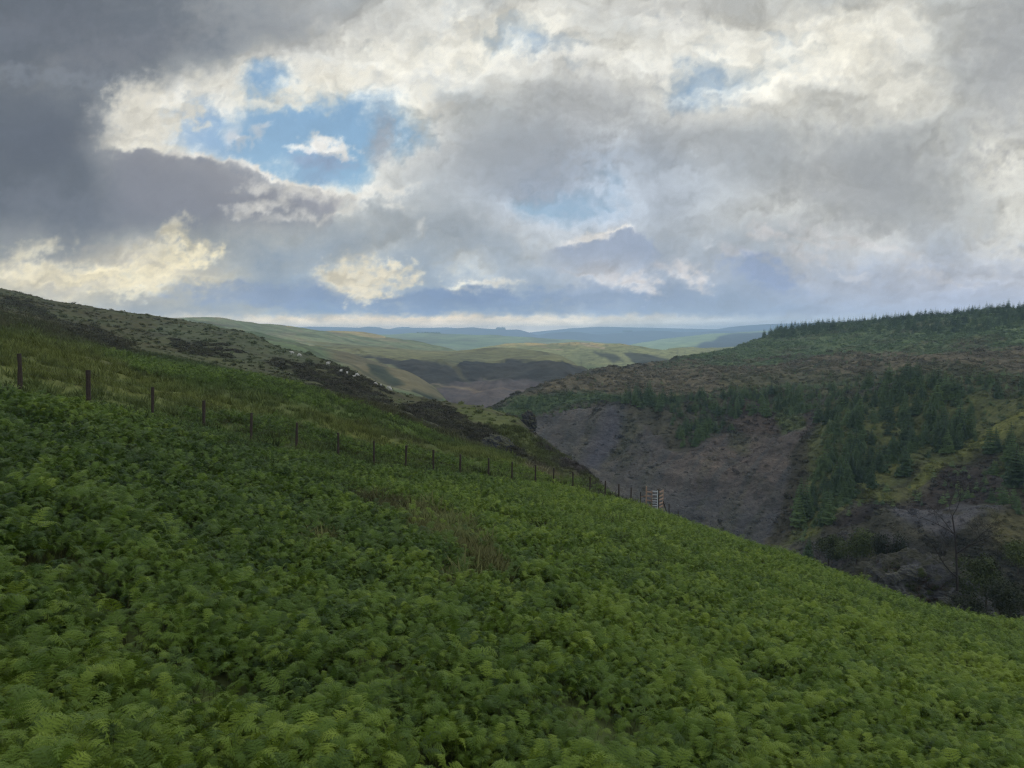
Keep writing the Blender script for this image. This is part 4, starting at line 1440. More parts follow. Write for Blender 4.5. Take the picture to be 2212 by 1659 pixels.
def crown_mat(name, col, var=0.35):
    m = bpy.data.materials.new(name)
    t = NT(m)
    rnd = t.n("ObjectInfo").outputs["Random"]
    co = t.n("TexCoord").outputs["Object"]
    n = t.noise(co, 3.0, 3.0)
    f = t.math('MULTIPLY', t.maprange(rnd, 0, 1, 1 - var, 1 + var), t.maprange(n, .3, .7, .8, 1.2))
    vm = t.n("VectorMath", operation='SCALE')
    vm.inputs[0].default_value = col
    t.l(f, vm.inputs["Scale"])
    hue = t.mixc(t.maprange(rnd, 0.2, 1.0, 0.0, 0.5), vm.outputs[0], (1.4, 1.15, 0.7), 'MULTIPLY')
    d = t.n("BsdfPrincipled")
    d.inputs["Roughness"].default_value = 0.8
    d.inputs["Specular IOR Level"].default_value = 0.15
    t.l(hue, d.inputs["Base Color"])
    t.l(d.outputs[0], t.out.inputs[0])
    return m


M_crown = crown_mat("spruce_needles", (0.046, 0.080, 0.032))
M_young = crown_mat("young_spruce_needles", (0.075, 0.118, 0.052))
M_bark = plain_mat("bark", (0.045, 0.035, 0.028), 0.95, 6)

CROWN, TRUNK, WHOLE = [], [], []
for i in range(5):
    cv, cf = conifer_arrays(900 + i, 15, 10, 0.24 + 0.035 * (i % 3))
    CROWN.append(mesh_np("spruce_crown", cv, cf, M_crown))
    tv, tf = trunk_arrays()
    TRUNK.append(mesh_np("spruce_trunk", tv, tf, M_bark))
    cv, cf = conifer_arrays(950 + i, 12, 8, 0.25 + 0.035 * (i % 3))
    tq = np.concatenate([np.stack([tf[:, 0], tf[:, 1], tf[:, 2]], 1), np.stack([tf[:, 0], tf[:, 2], tf[:, 3]], 1)])
    me = mesh_np("spruce", np.concatenate([cv, tv]), np.concatenate([cf, tq + len(cv)]), M_crown)
    me.materials.append(M_bark)
    me.polygons.foreach_set("material_index", np.concatenate([np.zeros(len(cf)), np.ones(len(tq))]).astype(np.int32))
    WHOLE.append(me)


def in_poly_points(name, n, pts, extra=None):
    return scatter(name, n, lambda px, py, W: poly(px, py, pts, 3) * (1 if extra is None else extra(px, py, W)))


def build_trees():
    T = []   # world pos, height, label, group

    def add(n, pts, h0, h1, label, group, extra=None):
        p, px, py = in_poly_points("gorge_side", n, pts, extra)
        for q in p:
            T.append((q, RNG.uniform(h0, h1) * RNG.uniform(.85, 1.1), label, group))
    inv = lambda px, py, W: 1.0 / (W[..., 1] ** 2)
    add(26, [(1650, 728), (1670, 714), (1790, 700), (1800, 706), (1700, 722)], 7, 9, "tall dark spruce in the clump on the left end of the skyline wood", "spruces in the skyline clump")
    add(120, [(1780, 704), (1900, 694), (2000, 686), (2212, 669), (2290, 664), (2290, 686), (2000, 706), (1800, 722)], 5.5, 9.5, "spruce in the long wood along the skyline of the right hill", "spruces along the skyline")
    add(110, [(1760, 900), (1800, 855), (1920, 845), (2060, 855), (2110, 900), (2090, 950), (2010, 1000), (1940, 1010), (1880, 1060), (1820, 1110), (1760, 1160), (1715, 1150), (1760, 1060), (1800, 980)], 7, 13, "spruce in the dense stand down the right gorge side", "spruces in the dense gorge stand", inv)
    add(14, [(2140, 960), (2230, 930), (2260, 1080), (2150, 1090)], 9, 13, "tall spruce beyond the yellow-green grass ridge at the right edge", "spruces at the right edge")
    add(26, [(1335, 900), (1340, 860), (1380, 848), (1430, 862), (1440, 900), (1390, 905)], 8, 13, "dark spruce in the round clump at the lip of the scree", "spruces in the round clump")
    add(60, [(1440, 860), (1600, 858), (1760, 850), (1770, 880), (1650, 900), (1560, 895), (1450, 890)], 6, 10, "spruce in the row along the top edge of the scree", "spruces along the scree edge", inv)
    add(26, [(1465, 900), (1560, 895), (1570, 930), (1520, 950), (1490, 975), (1460, 960)], 6, 9, "spruce in the tongue of trees reaching down into the scree", "spruces in the tongue on the scree")
    add(50, [(1080, 884), (1130, 860), (1320, 858), (1330, 880), (1240, 885), (1150, 900)], 3, 6, "low spruce on the green brow at the gorge bend", "low spruces on the green brow")
    add(40, [(1290, 806), (1560, 790), (1900, 775), (2212, 760), (2212, 830), (1900, 835), (1600, 830)], 2, 5, "small lone spruce dotted over the brown heath bench", "scattered spruces on the brown bench")
    add(40, [(1650, 850), (1750, 840), (2212, 820), (2212, 870), (1900, 856), (1700, 870)], 4, 8, "spruce above the dense stand, at the edge of the brown bench", "spruces at the bench edge")
    add(8, [(1240, 818), (1430, 788), (1560, 760), (1560, 768), (1430, 796), (1250, 826)], 3, 5, "small spruce standing up on the bare brown skyline", "small spruces on the brown skyline")
    # single big ones measured one by one: px, py of foot, height
    for px, py, h, lab in [(2065, 952, 15, "largest spruce, broad and isolated on the grass ridge slope"),
                           (1955, 1025, 11, "broad spruce low on the slope below the dense stand"),
                           (1880, 1055, 10, "spruce at the foot of the dense stand beside the heather gully"),
                           (2090, 830, 7, "rounded dark spruce alone above the stand near the right edge"),
                           (2160, 860, 7, "second rounded spruce, further right above the grass ridge"),
                           (1790, 1130, 9, "spruce on the mossy rib beside the lower scree"),
                           (1745, 1210, 8, "thin pale spruce just above the bracken skyline")]:
        q = hit("gorge_side", px, py)
        if q:
            T.append((np.array(q), h, lab, None))
    size = np.array([h / p[1] for p, h, _, _ in T])
    order = np.argsort(-size)
    rest = []
    for k, i in enumerate(order):
        p, h, lab, grp = T[i]
        if k >= 296 and grp:
            rest.append((p, h))
            continue
        sx = h * RNG.uniform(.9, 1.25)
        rz = RNG.uniform(0, 6.28)
        v = int(RNG.integers(0, 5))
        if k < 110:
            o = bpy.data.objects.new("spruce_tree", None)
            COL.objects.link(o)
            link("crown", CROWN[v], o)
            link("trunk", TRUNK[v], o)
        else:
            o = link("spruce_tree", WHOLE[v])
        o.location = (p[0], p[1], p[2] - 0.02 * h)
        o.rotation_euler = (RNG.normal(0, .03), RNG.normal(0, .03), rz)
        o.scale = (sx, sx, h)
        tag(o, lab, "tree", None, grp)
    # the young plantation: far too many to count
    obs = []
    for i in range(4):
        cv, cf = conifer_arrays(980 + i, 7, 7, 0.26 + 0.04 * i)
        obs.append(bpy.data.objects.new("a%d" % i, mesh_np("young_spruce", cv, cf, M_young)))
    for i in range(4):
        cv, cf = conifer_arrays(985 + i, 10, 8, 0.24 + 0.03 * i)
        obs.append(bpy.data.objects.new("b%d" % i, mesh_np("small_spruce", cv, cf, M_crown)))
    coll = collection_of("young_spruce_parts", obs)

    def dens(px, py, W):
        a = poly(px, py, [(1400, 793), (1500, 770), (1665, 718), (1780, 700), (2290, 662), (2290, 745), (1980, 768), (1700, 778), (1560, 790)], 4)
        b = poly(px, py, [(1070, 886), (1110, 858), (1320, 855), (1340, 880), (1240, 890), (1150, 905)], 4) * 1.2
        c = poly(px, py, [(1650, 835), (1760, 815), (2260, 800), (2260, 850), (1900, 856), (1700, 865), (1440, 870), (1440, 852)], 4) * 0.8
        d = poly(px, py, [(1800, 870), (2212, 860), (2230, 1100), (1980, 1080), (1760, 1190), (1700, 1190)], 6) * 0.35
        e = poly(px, py, [(1200, 835), (1560, 790), (2260, 750), (2260, 800), (1500, 850)], 6) * 0.08
        n = sst(-0.45, 0.35, fbm(W[..., 0] / 30, W[..., 1] / 30, 731, 4))
        return (a + b + c + d + e) * (0.15 + n) * (W[..., 1] < 880)
    n = 9000
    p, px, py = scatter("gorge_side", n, dens)
    h = RNG.uniform(1.4, 3.4, n) * np.interp(py, [680, 760, 850], [1.25, .9, 1.1])
    if rest:
        p = np.concatenate([p, np.array([q for q, _ in rest])])
        h = np.concatenate([h, np.array([q for _, q in rest])])
    ps, sx_, sy_ = scatter("gorge_side", 900, lambda px, py, W: (poly(px, py, [(1650, 730), (1670, 714), (1800, 703), (1900, 694), (2212, 669), (2300, 662), (2300, 706), (2212, 712), (2000, 722), (1850, 724), (1780, 716), (1700, 726)], 3)) * (W[..., 1] < 900))
    p = np.concatenate([p, ps])
    h = np.concatenate([h, RNG.uniform(5, 9.0, 900) * np.where(sx_ < 1800, 1.25, 1.0)])
    def stand(px, py, W):
        a = poly(px, py, [(1760, 900), (1800, 855), (1920, 845), (2060, 850), (2120, 890), (2100, 950), (2010, 1000), (1940, 1010), (1880, 1060), (1820, 1110), (1760, 1170), (1700, 1170), (1740, 1060), (1790, 980)], 6)
        b = poly(px, py, [(1325, 900), (1335, 858), (1450, 852), (1760, 845), (1790, 900), (1680, 905), (1600, 900), (1560, 935), (1490, 975), (1460, 930), (1430, 905)], 5)
        c = poly(px, py, [(2130, 1000), (2260, 930), (2260, 1160), (2150, 1130)], 8)
        return (a + 0.8 * b + 0.8 * c) * (0.25 + sst(-0.3, 0.3, fbm(W[..., 0] / 18, W[..., 1] / 18, 741, 4)))
    ps2, sx_, sy_ = scatter("gorge_side", 520, stand)
    p = np.concatenate([p, ps2])
    h = np.concatenate([h, RNG.uniform(3.0, 6.5, 520)])
    n = len(p)
    pick = RNG.integers(0, 4, n) + np.where(np.arange(n) >= 9000, 4, 0)
    o = instancer("plantation", p, rnd_rot(n, 0.04), h, pick, np.full(n, .5), coll)
    tag(o, "young spruce plantation scattered thickly over the right hill")


build_trees()

# ------------------------------------------------------------------ fence
import bmesh


def box_bm(bm, a, b, w, d, up=None):
    """bar from a to b, section w x d"""
    a, b = Vector(a), Vector(b)
    z = (b - a).normalized()
    x = z.cross(Vector((0, 1, 0)) if up is None else up)
    if x.length < 1e-4:
        x = Vector((1, 0, 0))
    x.normalize()
    y = z.cross(x)
    vs = []
    for p in (a, b):
        for sx, sy in ((-1, -1), (1, -1), (1, 1), (-1, 1)):
            vs.append(bm.verts.new(p + x * sx * w / 2 + y * sy * d / 2))
    for f in ((0, 3, 2, 1), (4, 5, 6, 7), (0, 1, 5, 4), (1, 2, 6, 5), (2, 3, 7, 6), (3, 0, 4, 7)):
        bm.faces.new([vs[i] for i in f])


def bm_obj(name, bm, mat, parent=None, bev=0.0):
    if bev:
        bmesh.ops.bevel(bm, geom=list(bm.edges), offset=bev, segments=1, affect='EDGES')
    bmesh.ops.recalc_face_normals(bm, faces=list(bm.faces))
    me = bpy.data.meshes.new(name)
    bm.to_mesh(me)
    bm.free()
    me.materials.append(mat)
    return link(name, me, parent)


M_post = plain_mat("weathered_post", (0.046, 0.036, 0.029), 0.95, 14, 0.4)
M_rail = plain_mat("sawn_rail", (0.30, 0.21, 0.155), 0.85, 10, 0.3)
M_galv = plain_mat("galvanised_bar", (0.55, 0.59, 0.63), 0.45, 10, 0.15, 0.3)
M_wire = plain_mat("fence_wire", (0.12, 0.12, 0.12), 0.5, 10, 0.1, 0.6)


def post_bm(h, w, lean, seed):
    r = random.Random(seed)
    bm = bmesh.new()
    rings = []
    n = 10
    for k in range(8):
        s = k / 7
        z = -0.4 + (h + 0.4) * s
        c = Vector((lean * s * h, 0.02 * math.sin(s * 3 + seed), z))
        ww = w / 2 * (1 + 0.10 * math.sin(s * 6 + seed))
        ring = []
        for i in range(n):
            a = 6.2832 * i / n
            rr = ww * (1 + r.uniform(-.10, .10))
            ring.append(bm.verts.new(c + Vector((math.cos(a) * rr, math.sin(a) * rr, 0))))
        rings.append(ring)
    for k in range(7):
        for i in range(n):
            bm.faces.new((rings[k][i], rings[k][(i + 1) % n], rings[k + 1][(i + 1) % n], rings[k + 1][i]))
    bm.faces.new(rings[-1])
    bm.faces.new(list(reversed(rings[0])))
    return bm


def build_fence():
    root = bpy.data.objects.new("wire_fence", None)
    COL.objects.link(root)
    tops = [Vector(t) for t in _tops.tolist()]
    root.location = tops[0] - Vector((0, 0, 1.25))
    W_ = [15, 18, 12, 13, 12, 12, 11, 11, 12, 11, 12, 12, 11, 12, 11, 10, 11, 11, 12, 11]
    lean = [0.03, 0.05, 0.06, 0.03, 0.03, 0.04, 0.02, 0.03, 0.07, 0.01, 0.03, 0.02, 0.03, 0.01, 0.03, 0.0, 0.02, 0.02, 0.0, 0.01]
    for k, t in enumerate(tops):
        o = bm_obj("post", post_bm(1.3, W_[k] / 85.0, lean[k], k), M_post, root)
        o.location = t - Vector((0, 0, 1.3)) - root.location
    # two posts beyond the hurdle
    far = []
    for px, py, Y in ((2635 / 1.8228, 1984 / 1.8228, 80.0), (2671 / 1.8228, 2013 / 1.8228, 82.0)):
        t = Vector(P(px, py, Y))
        far.append(t)
        o = bm_obj("post", post_bm(1.6, 0.1, 0.0, 40 + len(far)), M_post, root)
        o.location = t - Vector((0, 0, 1.6)) - root.location
    for dz in (0.08, 0.42, 0.78):
        bm = bmesh.new()
        for run in (tops, far):
            for a, b in zip(run[:-1], run[1:]):
                a2, b2 = a - Vector((0, 0, dz)) - root.location, b - Vector((0, 0, dz)) - root.location
                m = (a2 + b2) / 2 - Vector((0, 0, 0.03))
                box_bm(bm, a2, m, 0.004, 0.004)
                box_bm(bm, m, b2, 0.004, 0.004)
        bm_obj("wire", bm, M_wire, root)
    tag(root, "line of leaning weathered wooden fence posts running down through the bracken", "fence")


def build_hurdle():
    """slatted timber panels with a galvanised bar panel between them, at the gorge lip"""
    Y = 77.0
    o0 = Vector(P(2544 / 1.8228, 2020 / 1.8228, Y))
    root = bpy.data.objects.new("stock_hurdle", None)
    COL.objects.link(root)
    root.location = o0 - Vector((0, 0, 0.45))
    root.scale = (1.2, 1.2, 1.2)
    b = 0.6

    def V3(x, y, z):
        return Vector((x, y, z + b))
    for x, y, z1, w, m in ((0.0, 0.0, 2.05, 0.10, M_rail), (-0.42, 0.35, 1.5, 0.08, M_post), (0.60, 0.6, 1.6, 0.07, M_rail), (1.0, 0.0, 1.80, 0.17, M_post), (1.48, 0.35, 1.72, 0.07, M_rail)):
        bm = bmesh.new()
        box_bm(bm, V3(x, y, -1.2), V3(x, y, z1), w, w)
        bm_obj("post", bm, m, root, 0.012)
    for z in (1.62, 1.25, 0.88, 0.5, 0.12):
        bm = bmesh.new()
        box_bm(bm, V3(0.05, -.06, z), V3(0.58, .56, z - .20), 0.12, 0.035)
        bm_obj("rail", bm, M_rail, root, 0.006)
    for z in (1.2,):
        bm = bmesh.new()
        box_bm(bm, V3(-.4, .3, z - .12), V3(-.05, -.03, z + .05), 0.09, 0.035)
        bm_obj("rail", bm, M_rail, root, 0.006)
    gate = None
    bm = bmesh.new()
    for z in (1.52, 1.22, 0.92, 0.7, 0.5, 0.3, 0.1):
        box_bm(bm, V3(0.62, .55, z), V3(0.93, -.1, z + .12), 0.05, 0.05)
    box_bm(bm, V3(0.93, -.13, -.1), V3(0.93, -.13, 1.72), 0.06, 0.06)
    g_ = bm_obj("metal_gate", bm, M_galv, root, 0.008)
    g_["label"] = "bright galvanised bar gate folded between the timber panels"
    for z in (1.55, 1.2, 0.9, 0.58, 0.28):
        bm = bmesh.new()
        box_bm(bm, V3(1.08, -.05, z), V3(1.50, .30, z + .08), 0.13, 0.035)
        bm_obj("rail", bm, M_rail, root, 0.006)
    bm = bmesh.new()
    box_bm(bm, V3(1.48, .3, .75), V3(1.78, .2, -.2), 0.09, 0.09)
    bm_obj("brace", bm, M_post, root, 0.01)
    tag(root, "timber hurdle with metal gate on the gorge lip where the fence ends", "hurdle")


build_fence()
build_hurdle()

# ------------------------------------------------------------------ sheep
M_wool = plain_mat("wool", (0.50, 0.49, 0.45), 1.0, 6, 0.12)


def build_sheep():
    def base(graze):
        V = [(0, 0, .62), (.32, 0, .66), (-.32, 0, .64), (.52, 0, .78 if not graze else .50), (.66, 0, .84 if not graze else .20), (.80, 0, .78 if not graze else .08)]
        E = [(0, 1), (0, 2), (1, 3), (3, 4), (4, 5)]
        Rr = [.27, .25, .24, .13, .10, .055]
        for sx, j in ((.30, 1), (-.32, 2)):
            for sy in (-.13, .13):
                i = len(V)
                V += [(sx, sy, .38), (sx + (.02 if sx > 0 else -.05), sy, .2), (sx, sy, 0.0)]
                E += [(j, i), (i, i + 1), (i + 1, i + 2)]
                Rr += [.10, .05, .04]
        for sy in (-.09, .09):
            i = len(V)
            V.append((.64, sy * 1.3, (.92 if not graze else .30)))
            E.append((4, i))
            Rr.append(.03)
        i = len(V)
        V.append((-.56, 0, .55))
        E.append((2, i))
        Rr.append(.06)
        me = bpy.data.meshes.new("sheep")
        me.from_pydata(V, E, [])
        me.materials.append(M_wool)
        o = link("sheep", me)
        sk = o.modifiers.new("skin", 'SKIN')
        for k, r in enumerate(Rr):
            me.skin_vertices[0].data[k].radius = (r, r)
        me.skin_vertices[0].data[0].use_root = True
        ss = o.modifiers.new("sub", 'SUBSURF')
        ss.levels = 1
        ss.render_levels = 1
        return o
    stand, graze = base(False), base(True)
    items = [(1151, 1396, 1.0, 200, 0, "sheep furthest up the heather shoulder, grazing at the brow"),
             (1178, 1405, 1.0, 20, 1, "greyish sheep second along the brow, behind the heather"),
             (1291, 1440, 1.35, -25, 0, "largest white sheep, standing on the lip above the dark heather"),
             (1342, 1468, 1.05, 70, 0, "white sheep seen end-on in the middle of the dark heather"),
             (1367, 1477, 1.05, 100, 1, "white sheep just downhill of the end-on one in the heather"),
             (1405, 1483, 1.05, -10, 1, "upper of the two white sheep standing close together"),
             (1397, 1489, 0.85, 180, 0, "lower, smaller of the two white sheep standing close together"),
             (1478, 1518, 1.0, 30, 1, "white sheep on the green turf beside the dark shrub"),
             (1500, 1523, 0.85, 110, 1, "small sheep between the turf and the lowest pair"),
             (1529, 1533, 1.0, -20, 0, "upper sheep of the lowest pair on the yellow turf"),
             (1536, 1539, 1.0, -30, 1, "lower sheep of the lowest pair on the yellow turf")]
    first = {0: stand, 1: graze}
    used = set()
    for x, y, s, rz, g, lab in items:
        q = hit("hillside", x / 1.8228, y / 1.8228)
        if q is None:
            continue
        src = first[g]
        if g in used:
            o = src.copy()
            COL.objects.link(o)
        else:
            o = src
            used.add(g)
        k = max(0.7, min(1.2, s * q[1] / 215.0))
        o.location = q + Vector((0, 0, 0.05))
        o.rotation_euler = (0, 0, R(rz))
        o.scale = (k, k, k)
        tag(o, lab, "sheep", None, "sheep grazing on the left shoulder")


build_sheep()

# ------------------------------------------------------------------ rock
def rock_mat(name, col, heath):
    m = bpy.data.materials.new(name)
    t = NT(m)
    co = t.n("TexCoord").outputs["Object"]
    mp = t.n("Mapping")
    mp.inputs["Scale"].default_value = (1, 1, 3.5)
    mp.inputs["Rotation"].default_value = (0.15, 0.2, 0)
    t.l(co, mp.inputs[0])
    n1 = t.noise(mp.outputs[0], 0.8, 8, 0.65)
    n2 = t.noise(co, 0.35, 6, 0.6)
    g = t.n("NewGeometry")
    sp = t.n("SeparateXYZ")
    t.l(g.outputs["Normal"], sp.inputs[0])
    f = t.math('ADD', t.math('MULTIPLY', sp.outputs[2], 0.8), t.maprange(n2, .3, .7, -.5, .6))
    f = t.maprange(f, 0.25, 0.55, 0, 1)
    vm = t.n("VectorMath", operation='SCALE')
    vm.inputs[0].default_value = col
    t.l(t.maprange(n1, .3, .7, .35, 1.7), vm.inputs["Scale"])
    vm2 = t.n("VectorMath", operation='SCALE')
    vm2.inputs[0].default_value = heath
    t.l(t.maprange(n1, .3, .7, .5, 1.5), vm2.inputs["Scale"])
    c = t.mixc(f, vm.outputs[0], vm2.outputs[0])
    b = t.n("BsdfPrincipled")
    t.l(c, b.inputs["Base Color"])
    b.inputs["Roughness"].default_value = .95
    bp = t.n("Bump")
    bp.inputs["Strength"].default_value = 1.0
    bp.inputs["Distance"].default_value = 0.5
    t.l(n1, bp.inputs["Height"])
    t.l(bp.outputs[0], b.inputs["Normal"])
    t.l(b.outputs[0], t.out.inputs[0])
    return m


M_rock = rock_mat("heathery_rock", (0.062, 0.062, 0.064), (0.030, 0.030, 0.016))
M_boulder = rock_mat("pale_boulder", (0.10, 0.10, 0.105), (0.07, 0.07, 0.05))


def blob(name, size, seed, mat, parent=None, sub=5, rough=0.25, strata=0.0):
    bm = bmesh.new()
    bmesh.ops.create_icosphere(bm, subdivisions=sub, radius=1.0)
    co = np.array([v.co[:] for v in bm.verts])
    n = fbm(co[:, 0] * 1.7 + co[:, 2] * .9, co[:, 1] * 1.7 - co[:, 2] * 1.1, seed, 6, 0.6)
    n2 = fbm(co[:, 0] * 4 + co[:, 2] * 2, co[:, 1] * 4 + co[:, 2] * 3.1, seed + 3, 4, 0.6, True)
    for v, a, b in zip(bm.verts, n, n2):
        k = 1 + rough * a + rough * .35 * b
        c = v.co * k
        if strata:
            c.z += strata * math.sin(c.z * 14 + c.x * 2) * .05
            c.x *= 1 + strata * .06 * math.copysign(1, math.sin(c.z * 12 + seed))
        v.co = Vector((c.x * size[0], c.y * size[1], c.z * size[2]))
    return bm_obj(name, bm, mat, parent)


def build_rocks():
    o = bpy.data.objects.new("rocky_knoll", None)
    COL.objects.link(o)
    o.location = Vector(P(1975, 1330, 128))
    blob("mound", (11.5, 9, 10.0), 5, M_rock, o, 6, 0.22)
    for dx, dy, dz, s in [(-6.0, -4.5, 8.0, 1.1), (-3.0, -4.5, 9.0, 1.5), (2.8, -7.5, 6.3, 1.2), (1.0, -8.6, 4.6, 1.0), (-0.6, -8.9, 3.0, .9), (1.6, -9.0, 1.9, 1.0), (3.8, -8.3, 3.6, .7), (0.2, -8.6, 5.6, .8), (6.0, -6.8, 3.8, .8)]:
        b = blob("boulder", (s, s * .9, s * .7), int(dx * 7 + 60), M_boulder, o, 4, 0.6, 1.5)
        b.location = (dx, dy, dz)
    nb = 1500
    r_ = np.random.default_rng(3)
    dd = r_.normal(0, 1, (nb, 3))
    dd /= np.linalg.norm(dd, axis=1)[:, None]
    dd[:, 2] = np.abs(dd[:, 2]) * 1.0
    keep = (dd[:, 2] > 0.25) | (r_.random(nb) < 0.35)
    dd = dd[keep]
    dw = o.location
    pts = dd * np.array([11.2, 8.8, 9.8]) + np.array(dw)
    cc = np.where((r_.random(len(dd)) < 0.45)[:, None], np.array([0.050, 0.038, 0.028]), np.array([0.048, 0.060, 0.022]))
    hb = instancer("knoll_heather", pts, rnd_rot(len(dd), .3), r_.uniform(.5, 1.3, len(dd)), r_.integers(0, 4, len(dd)), np.full(len(dd), .5), HEATH_COLL, cc)
    tag(hb, "rusty heather and moss matting the rocky knoll")
    tag(o, "heather-topped rocky knoll with pale boulders rising behind the bracken edge", "rock outcrop")
    for px, py, Y, sz, rot, lab in [(925, 925, 104, (2.6, 1.2, .8), -18, "long dark rock ledge with a grassy top, largest of the crags beside the grass band"),
                                    (873, 905, 104, (1.9, 1.2, .9), -22, "layered dark crag at the upper end of the ledges"),
                                    (985, 948, 100, (1.2, .9, .4), -15, "low broken rock at the lower end of the ledges"),
                                    (1143, 913, 166, (1.6, 1.3, 2.4), 0, "small dark crag on the tip of the spur above the scree"),
                                    (1075, 968, 134, (2.8, 2, 2.0), -10, "dark rock face in the hollow under the spur")]:
        b = blob("crag", sz, px, M_crag, None, 5, .3, 1.0)
        b.location = Vector(P(px, py, Y))
        b.rotation_euler = (0, R(-rot), 0)
        tag(b, lab, "crag")


M_crag = rock_mat("dark_crag", (0.034, 0.036, 0.040), (0.058, 0.060, 0.030))
build_rocks()


# ------------------------------------------------------------------ bare tree and shrubs by the knoll
def build_bare_tree():
    root = bpy.data.objects.new("bare_tree", None)
    COL.objects.link(root)
    foot = Vector(P(2068, 1262, 112))
    root.location = foot
    r = random.Random(4)
    segs = []

    def grow(p, d, L, rad, lev):
        n = 4
        for i in range(n):
            d2 = (d + Vector((r.gauss(0, .12), r.gauss(0, .12), r.gauss(0, .08) + .03))).normalized()
            q = p + d2 * L / n
            segs.append((p, q, rad, rad * .82, lev))
            rad *= .82
            p, d = q, d2
            if lev < 4 and i >= 1:
                for s in range(r.choice([1, 2])):
                    ax = Vector((r.gauss(0, 1), r.gauss(0, 1), r.uniform(-.1, .7))).normalized()
                    grow(p, (d * .55 + ax).normalized(), L * r.uniform(.42, .62), rad * .6, lev + 1)
    grow(Vector((0, 0, -1)), Vector((-.03, 0, 1)), 11.0, .22, 0)
    grow(Vector((0, 0, 1.0)), Vector((-.65, 0, .75)), 6.0, .12, 1)
    for nm, test in (("trunk", lambda l: l == 0), ("branches", lambda l: l > 0)):
        bm = bmesh.new()
        for a, b, r0, r1, l in segs:
            if not test(l):
                continue
            z = (b - a).normalized()
            x = z.orthogonal().normalized()
            y = z.cross(x)
            ra = []
            for p, rr in ((a, max(r0, .012)), (b, max(r1, .01))):
                ra.append([bm.verts.new(p + (x * math.cos(t) + y * math.sin(t)) * rr) for t in (0, 1.257, 2.513, 3.77, 5.027)])
            for i in range(5):
                bm.faces.new((ra[0][i], ra[0][(i + 1) % 5], ra[1][(i + 1) % 5], ra[1][i]))
        bm_obj(nm, bm, M_twig, root)
    tag(root, "leafless dark tree with spreading twigs standing over the rocky knoll", "tree")


M_twig = plain_mat("dark_twig", (0.030, 0.026, 0.024), .95, 6)
build_bare_tree()


def shrub_mesh(seed, n, leaf):
    r = random.Random(seed)
    V, Fq = [], []
    lob = [(r.uniform(-.28, .28), r.uniform(-.28, .28), r.uniform(.25, .85), r.uniform(.16, .3)) for _ in range(11)]
    for k in range(n):
        lx, ly, lz, lr = r.choice(lob)
        d = norm(np.array([r.gauss(0, 1), r.gauss(0, 1), r.gauss(0, 1)]))
        p = np.array([lx, ly, lz]) + d * lr * r.uniform(.5, 1.1)
        a = norm(np.array([r.gauss(0, 1), r.gauss(0, 1), r.gauss(0, 1)]))
        b = norm(np.cross(a, d + np.array([.01, .02, .03])))
        s = leaf * r.uniform(.6, 1.3)
        i = len(V)
        V.extend([p - a * s, p + b * s * .6, p + a * s, p - b * s * .6])
        Fq.append((i, i + 1, i + 2, i + 3))
    return np.array(V), np.array(Fq)


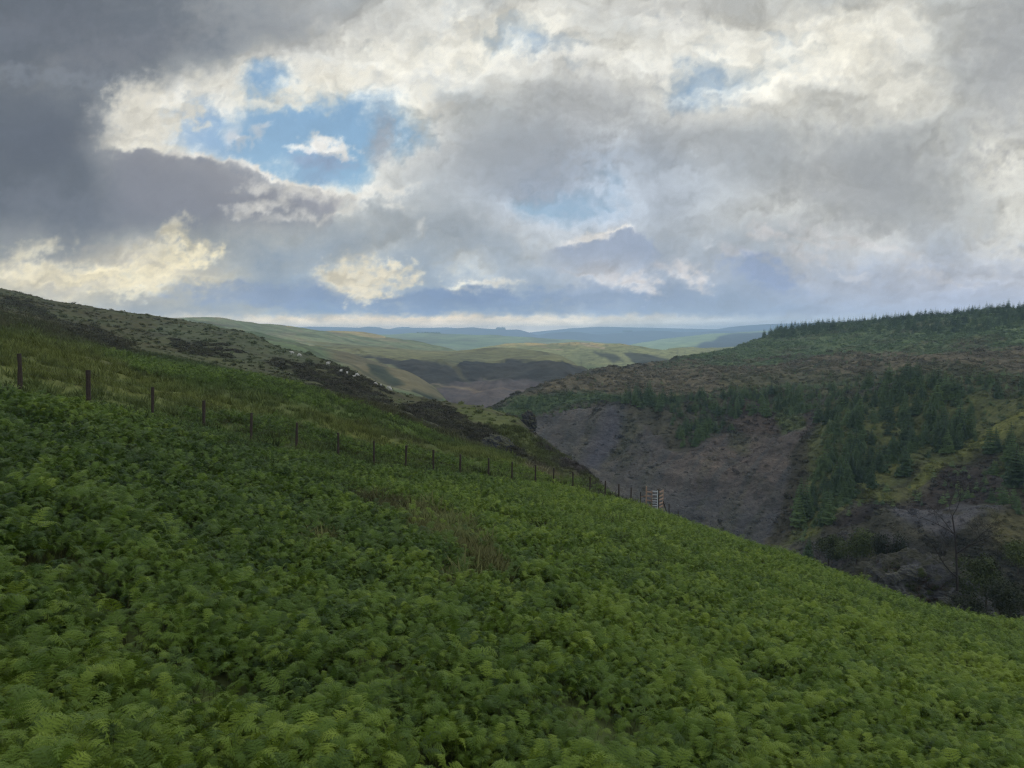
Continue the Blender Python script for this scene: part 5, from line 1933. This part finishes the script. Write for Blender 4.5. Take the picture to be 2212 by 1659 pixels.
def build_shrubs():
    mats = [crown_mat("dull_leaves", (0.034, 0.048, 0.018), .2), crown_mat("mossy_leaves", (0.056, 0.078, 0.026), .2), crown_mat("dark_leaves", (0.024, 0.032, 0.018), .2)]
    items = [(1915, 1212, 150, 7.5, 2, 1.0, "dark rounded shrub against the pale scree above the knoll"),
             (1850, 1195, 158, 7.0, 1, 1.3, "bushy mossy green tree left of the knoll"),
             (1790, 1200, 165, 6.0, 0, 1.5, "dull green shrub at the foot of the scree"),
             (2130, 1290, 118, 7.5, 0, 1.3, "spreading olive shrub to the right of the bare tree"),
             (2180, 1330, 105, 6.0, 2, 1.4, "dark shrub low at the right edge behind the bracken"),
             (2095, 1340, 110, 5.0, 2, 1.4, "dark shrub under the bare tree"),
             (2200, 1215, 135, 6.0, 1, 1.3, "green shrub on the bank at the right edge"),
             (1990, 1235, 122, 1.6, 1, 1.0, "tiny yellow-green seedling tree on top of the knoll"),
             (2035, 1340, 112, 4.4, 1, .8, "yellow-green young tree in front of the knoll's right side")]
    for k, (px, py, Y, h, m, wd, lab) in enumerate(items):
        root = bpy.data.objects.new("shrub", None)
        COL.objects.link(root)
        root.location = Vector(P(px, py + 14, Y))
        v, f = shrub_mesh(40 + k, 4200, 0.024)
        v = v * np.array([h * wd * .9, h * wd * .9, h])
        link("crown", mesh_np("crown", v, f, mats[m]), root)
        tv, tf = trunk_arrays(.8, .02)
        link("trunk", mesh_np("trunk", tv * np.array([h, h, h]) - np.array([0, 0, .1 * h]), tf, M_bark), root)
        tag(root, lab, "shrub")


build_shrubs()


# ------------------------------------------------------------------ far woods, mast
def build_far():
    pts, hs = [], []
    for _ in range(420):
        px = RNG.uniform(1072, 1091)
        Y = RNG.uniform(9200, 9350)
        pts.append(P(px, 713.5, Y))
        hs.append(RNG.uniform(32, 40))
    for _ in range(60):
        px = RNG.uniform(1062, 1072)
        pts.append(P(px, 712.5, 9264))
        hs.append(RNG.uniform(10, 14))
    for _ in range(160):
        pts.append(P(RNG.uniform(1345, 1366), 716.5, RNG.uniform(8900, 8960)))
        hs.append(RNG.uniform(14, 19))
    for _ in range(300):
        px = RNG.uniform(900, 952)
        pts.append(P(px, 722.5 + abs(px - 922) * .03, RNG.uniform(4040, 4065)))
        hs.append(RNG.uniform(9, 17))
    obs = []
    for i in range(3):
        cv, cf = conifer_arrays(990 + i, 7, 7, 0.34)
        obs.append(bpy.data.objects.new("a%d" % i, mesh_np("far_spruce", cv, cf, M_crown)))
    n = len(pts)
    o = instancer("woods", np.array(pts), rnd_rot(n, .02), np.array(hs), RNG.integers(0, 3, n), np.full(n, .5), collection_of("far_spruce_parts", obs))
    tag(o, "small dark woods standing on the distant ridges")
    bm = bmesh.new()
    a = Vector(P(1043, 711, 9270))
    for s in (-1, 1):
        for q in (-1, 1):
            box_bm(bm, Vector((s * 1.4, q * 1.4, -8)), Vector((s * .6, q * .6, 36)), .7, .7)
    for k in range(8):
        z = k * 3
        w = .9 - .65 * (z + 4) / 28
        box_bm(bm, Vector((-w, -w, z)), Vector((w, -w, z + 1.5)), .2, .2)
        box_bm(bm, Vector((-w, w, z + 1.5)), Vector((w, w, z)), .2, .2)
    o = bm_obj("radio_mast", bm, M_post)
    o.location = a
    tag(o, "thin radio mast on the blue ridge, left of the square copse", "mast")


build_far()
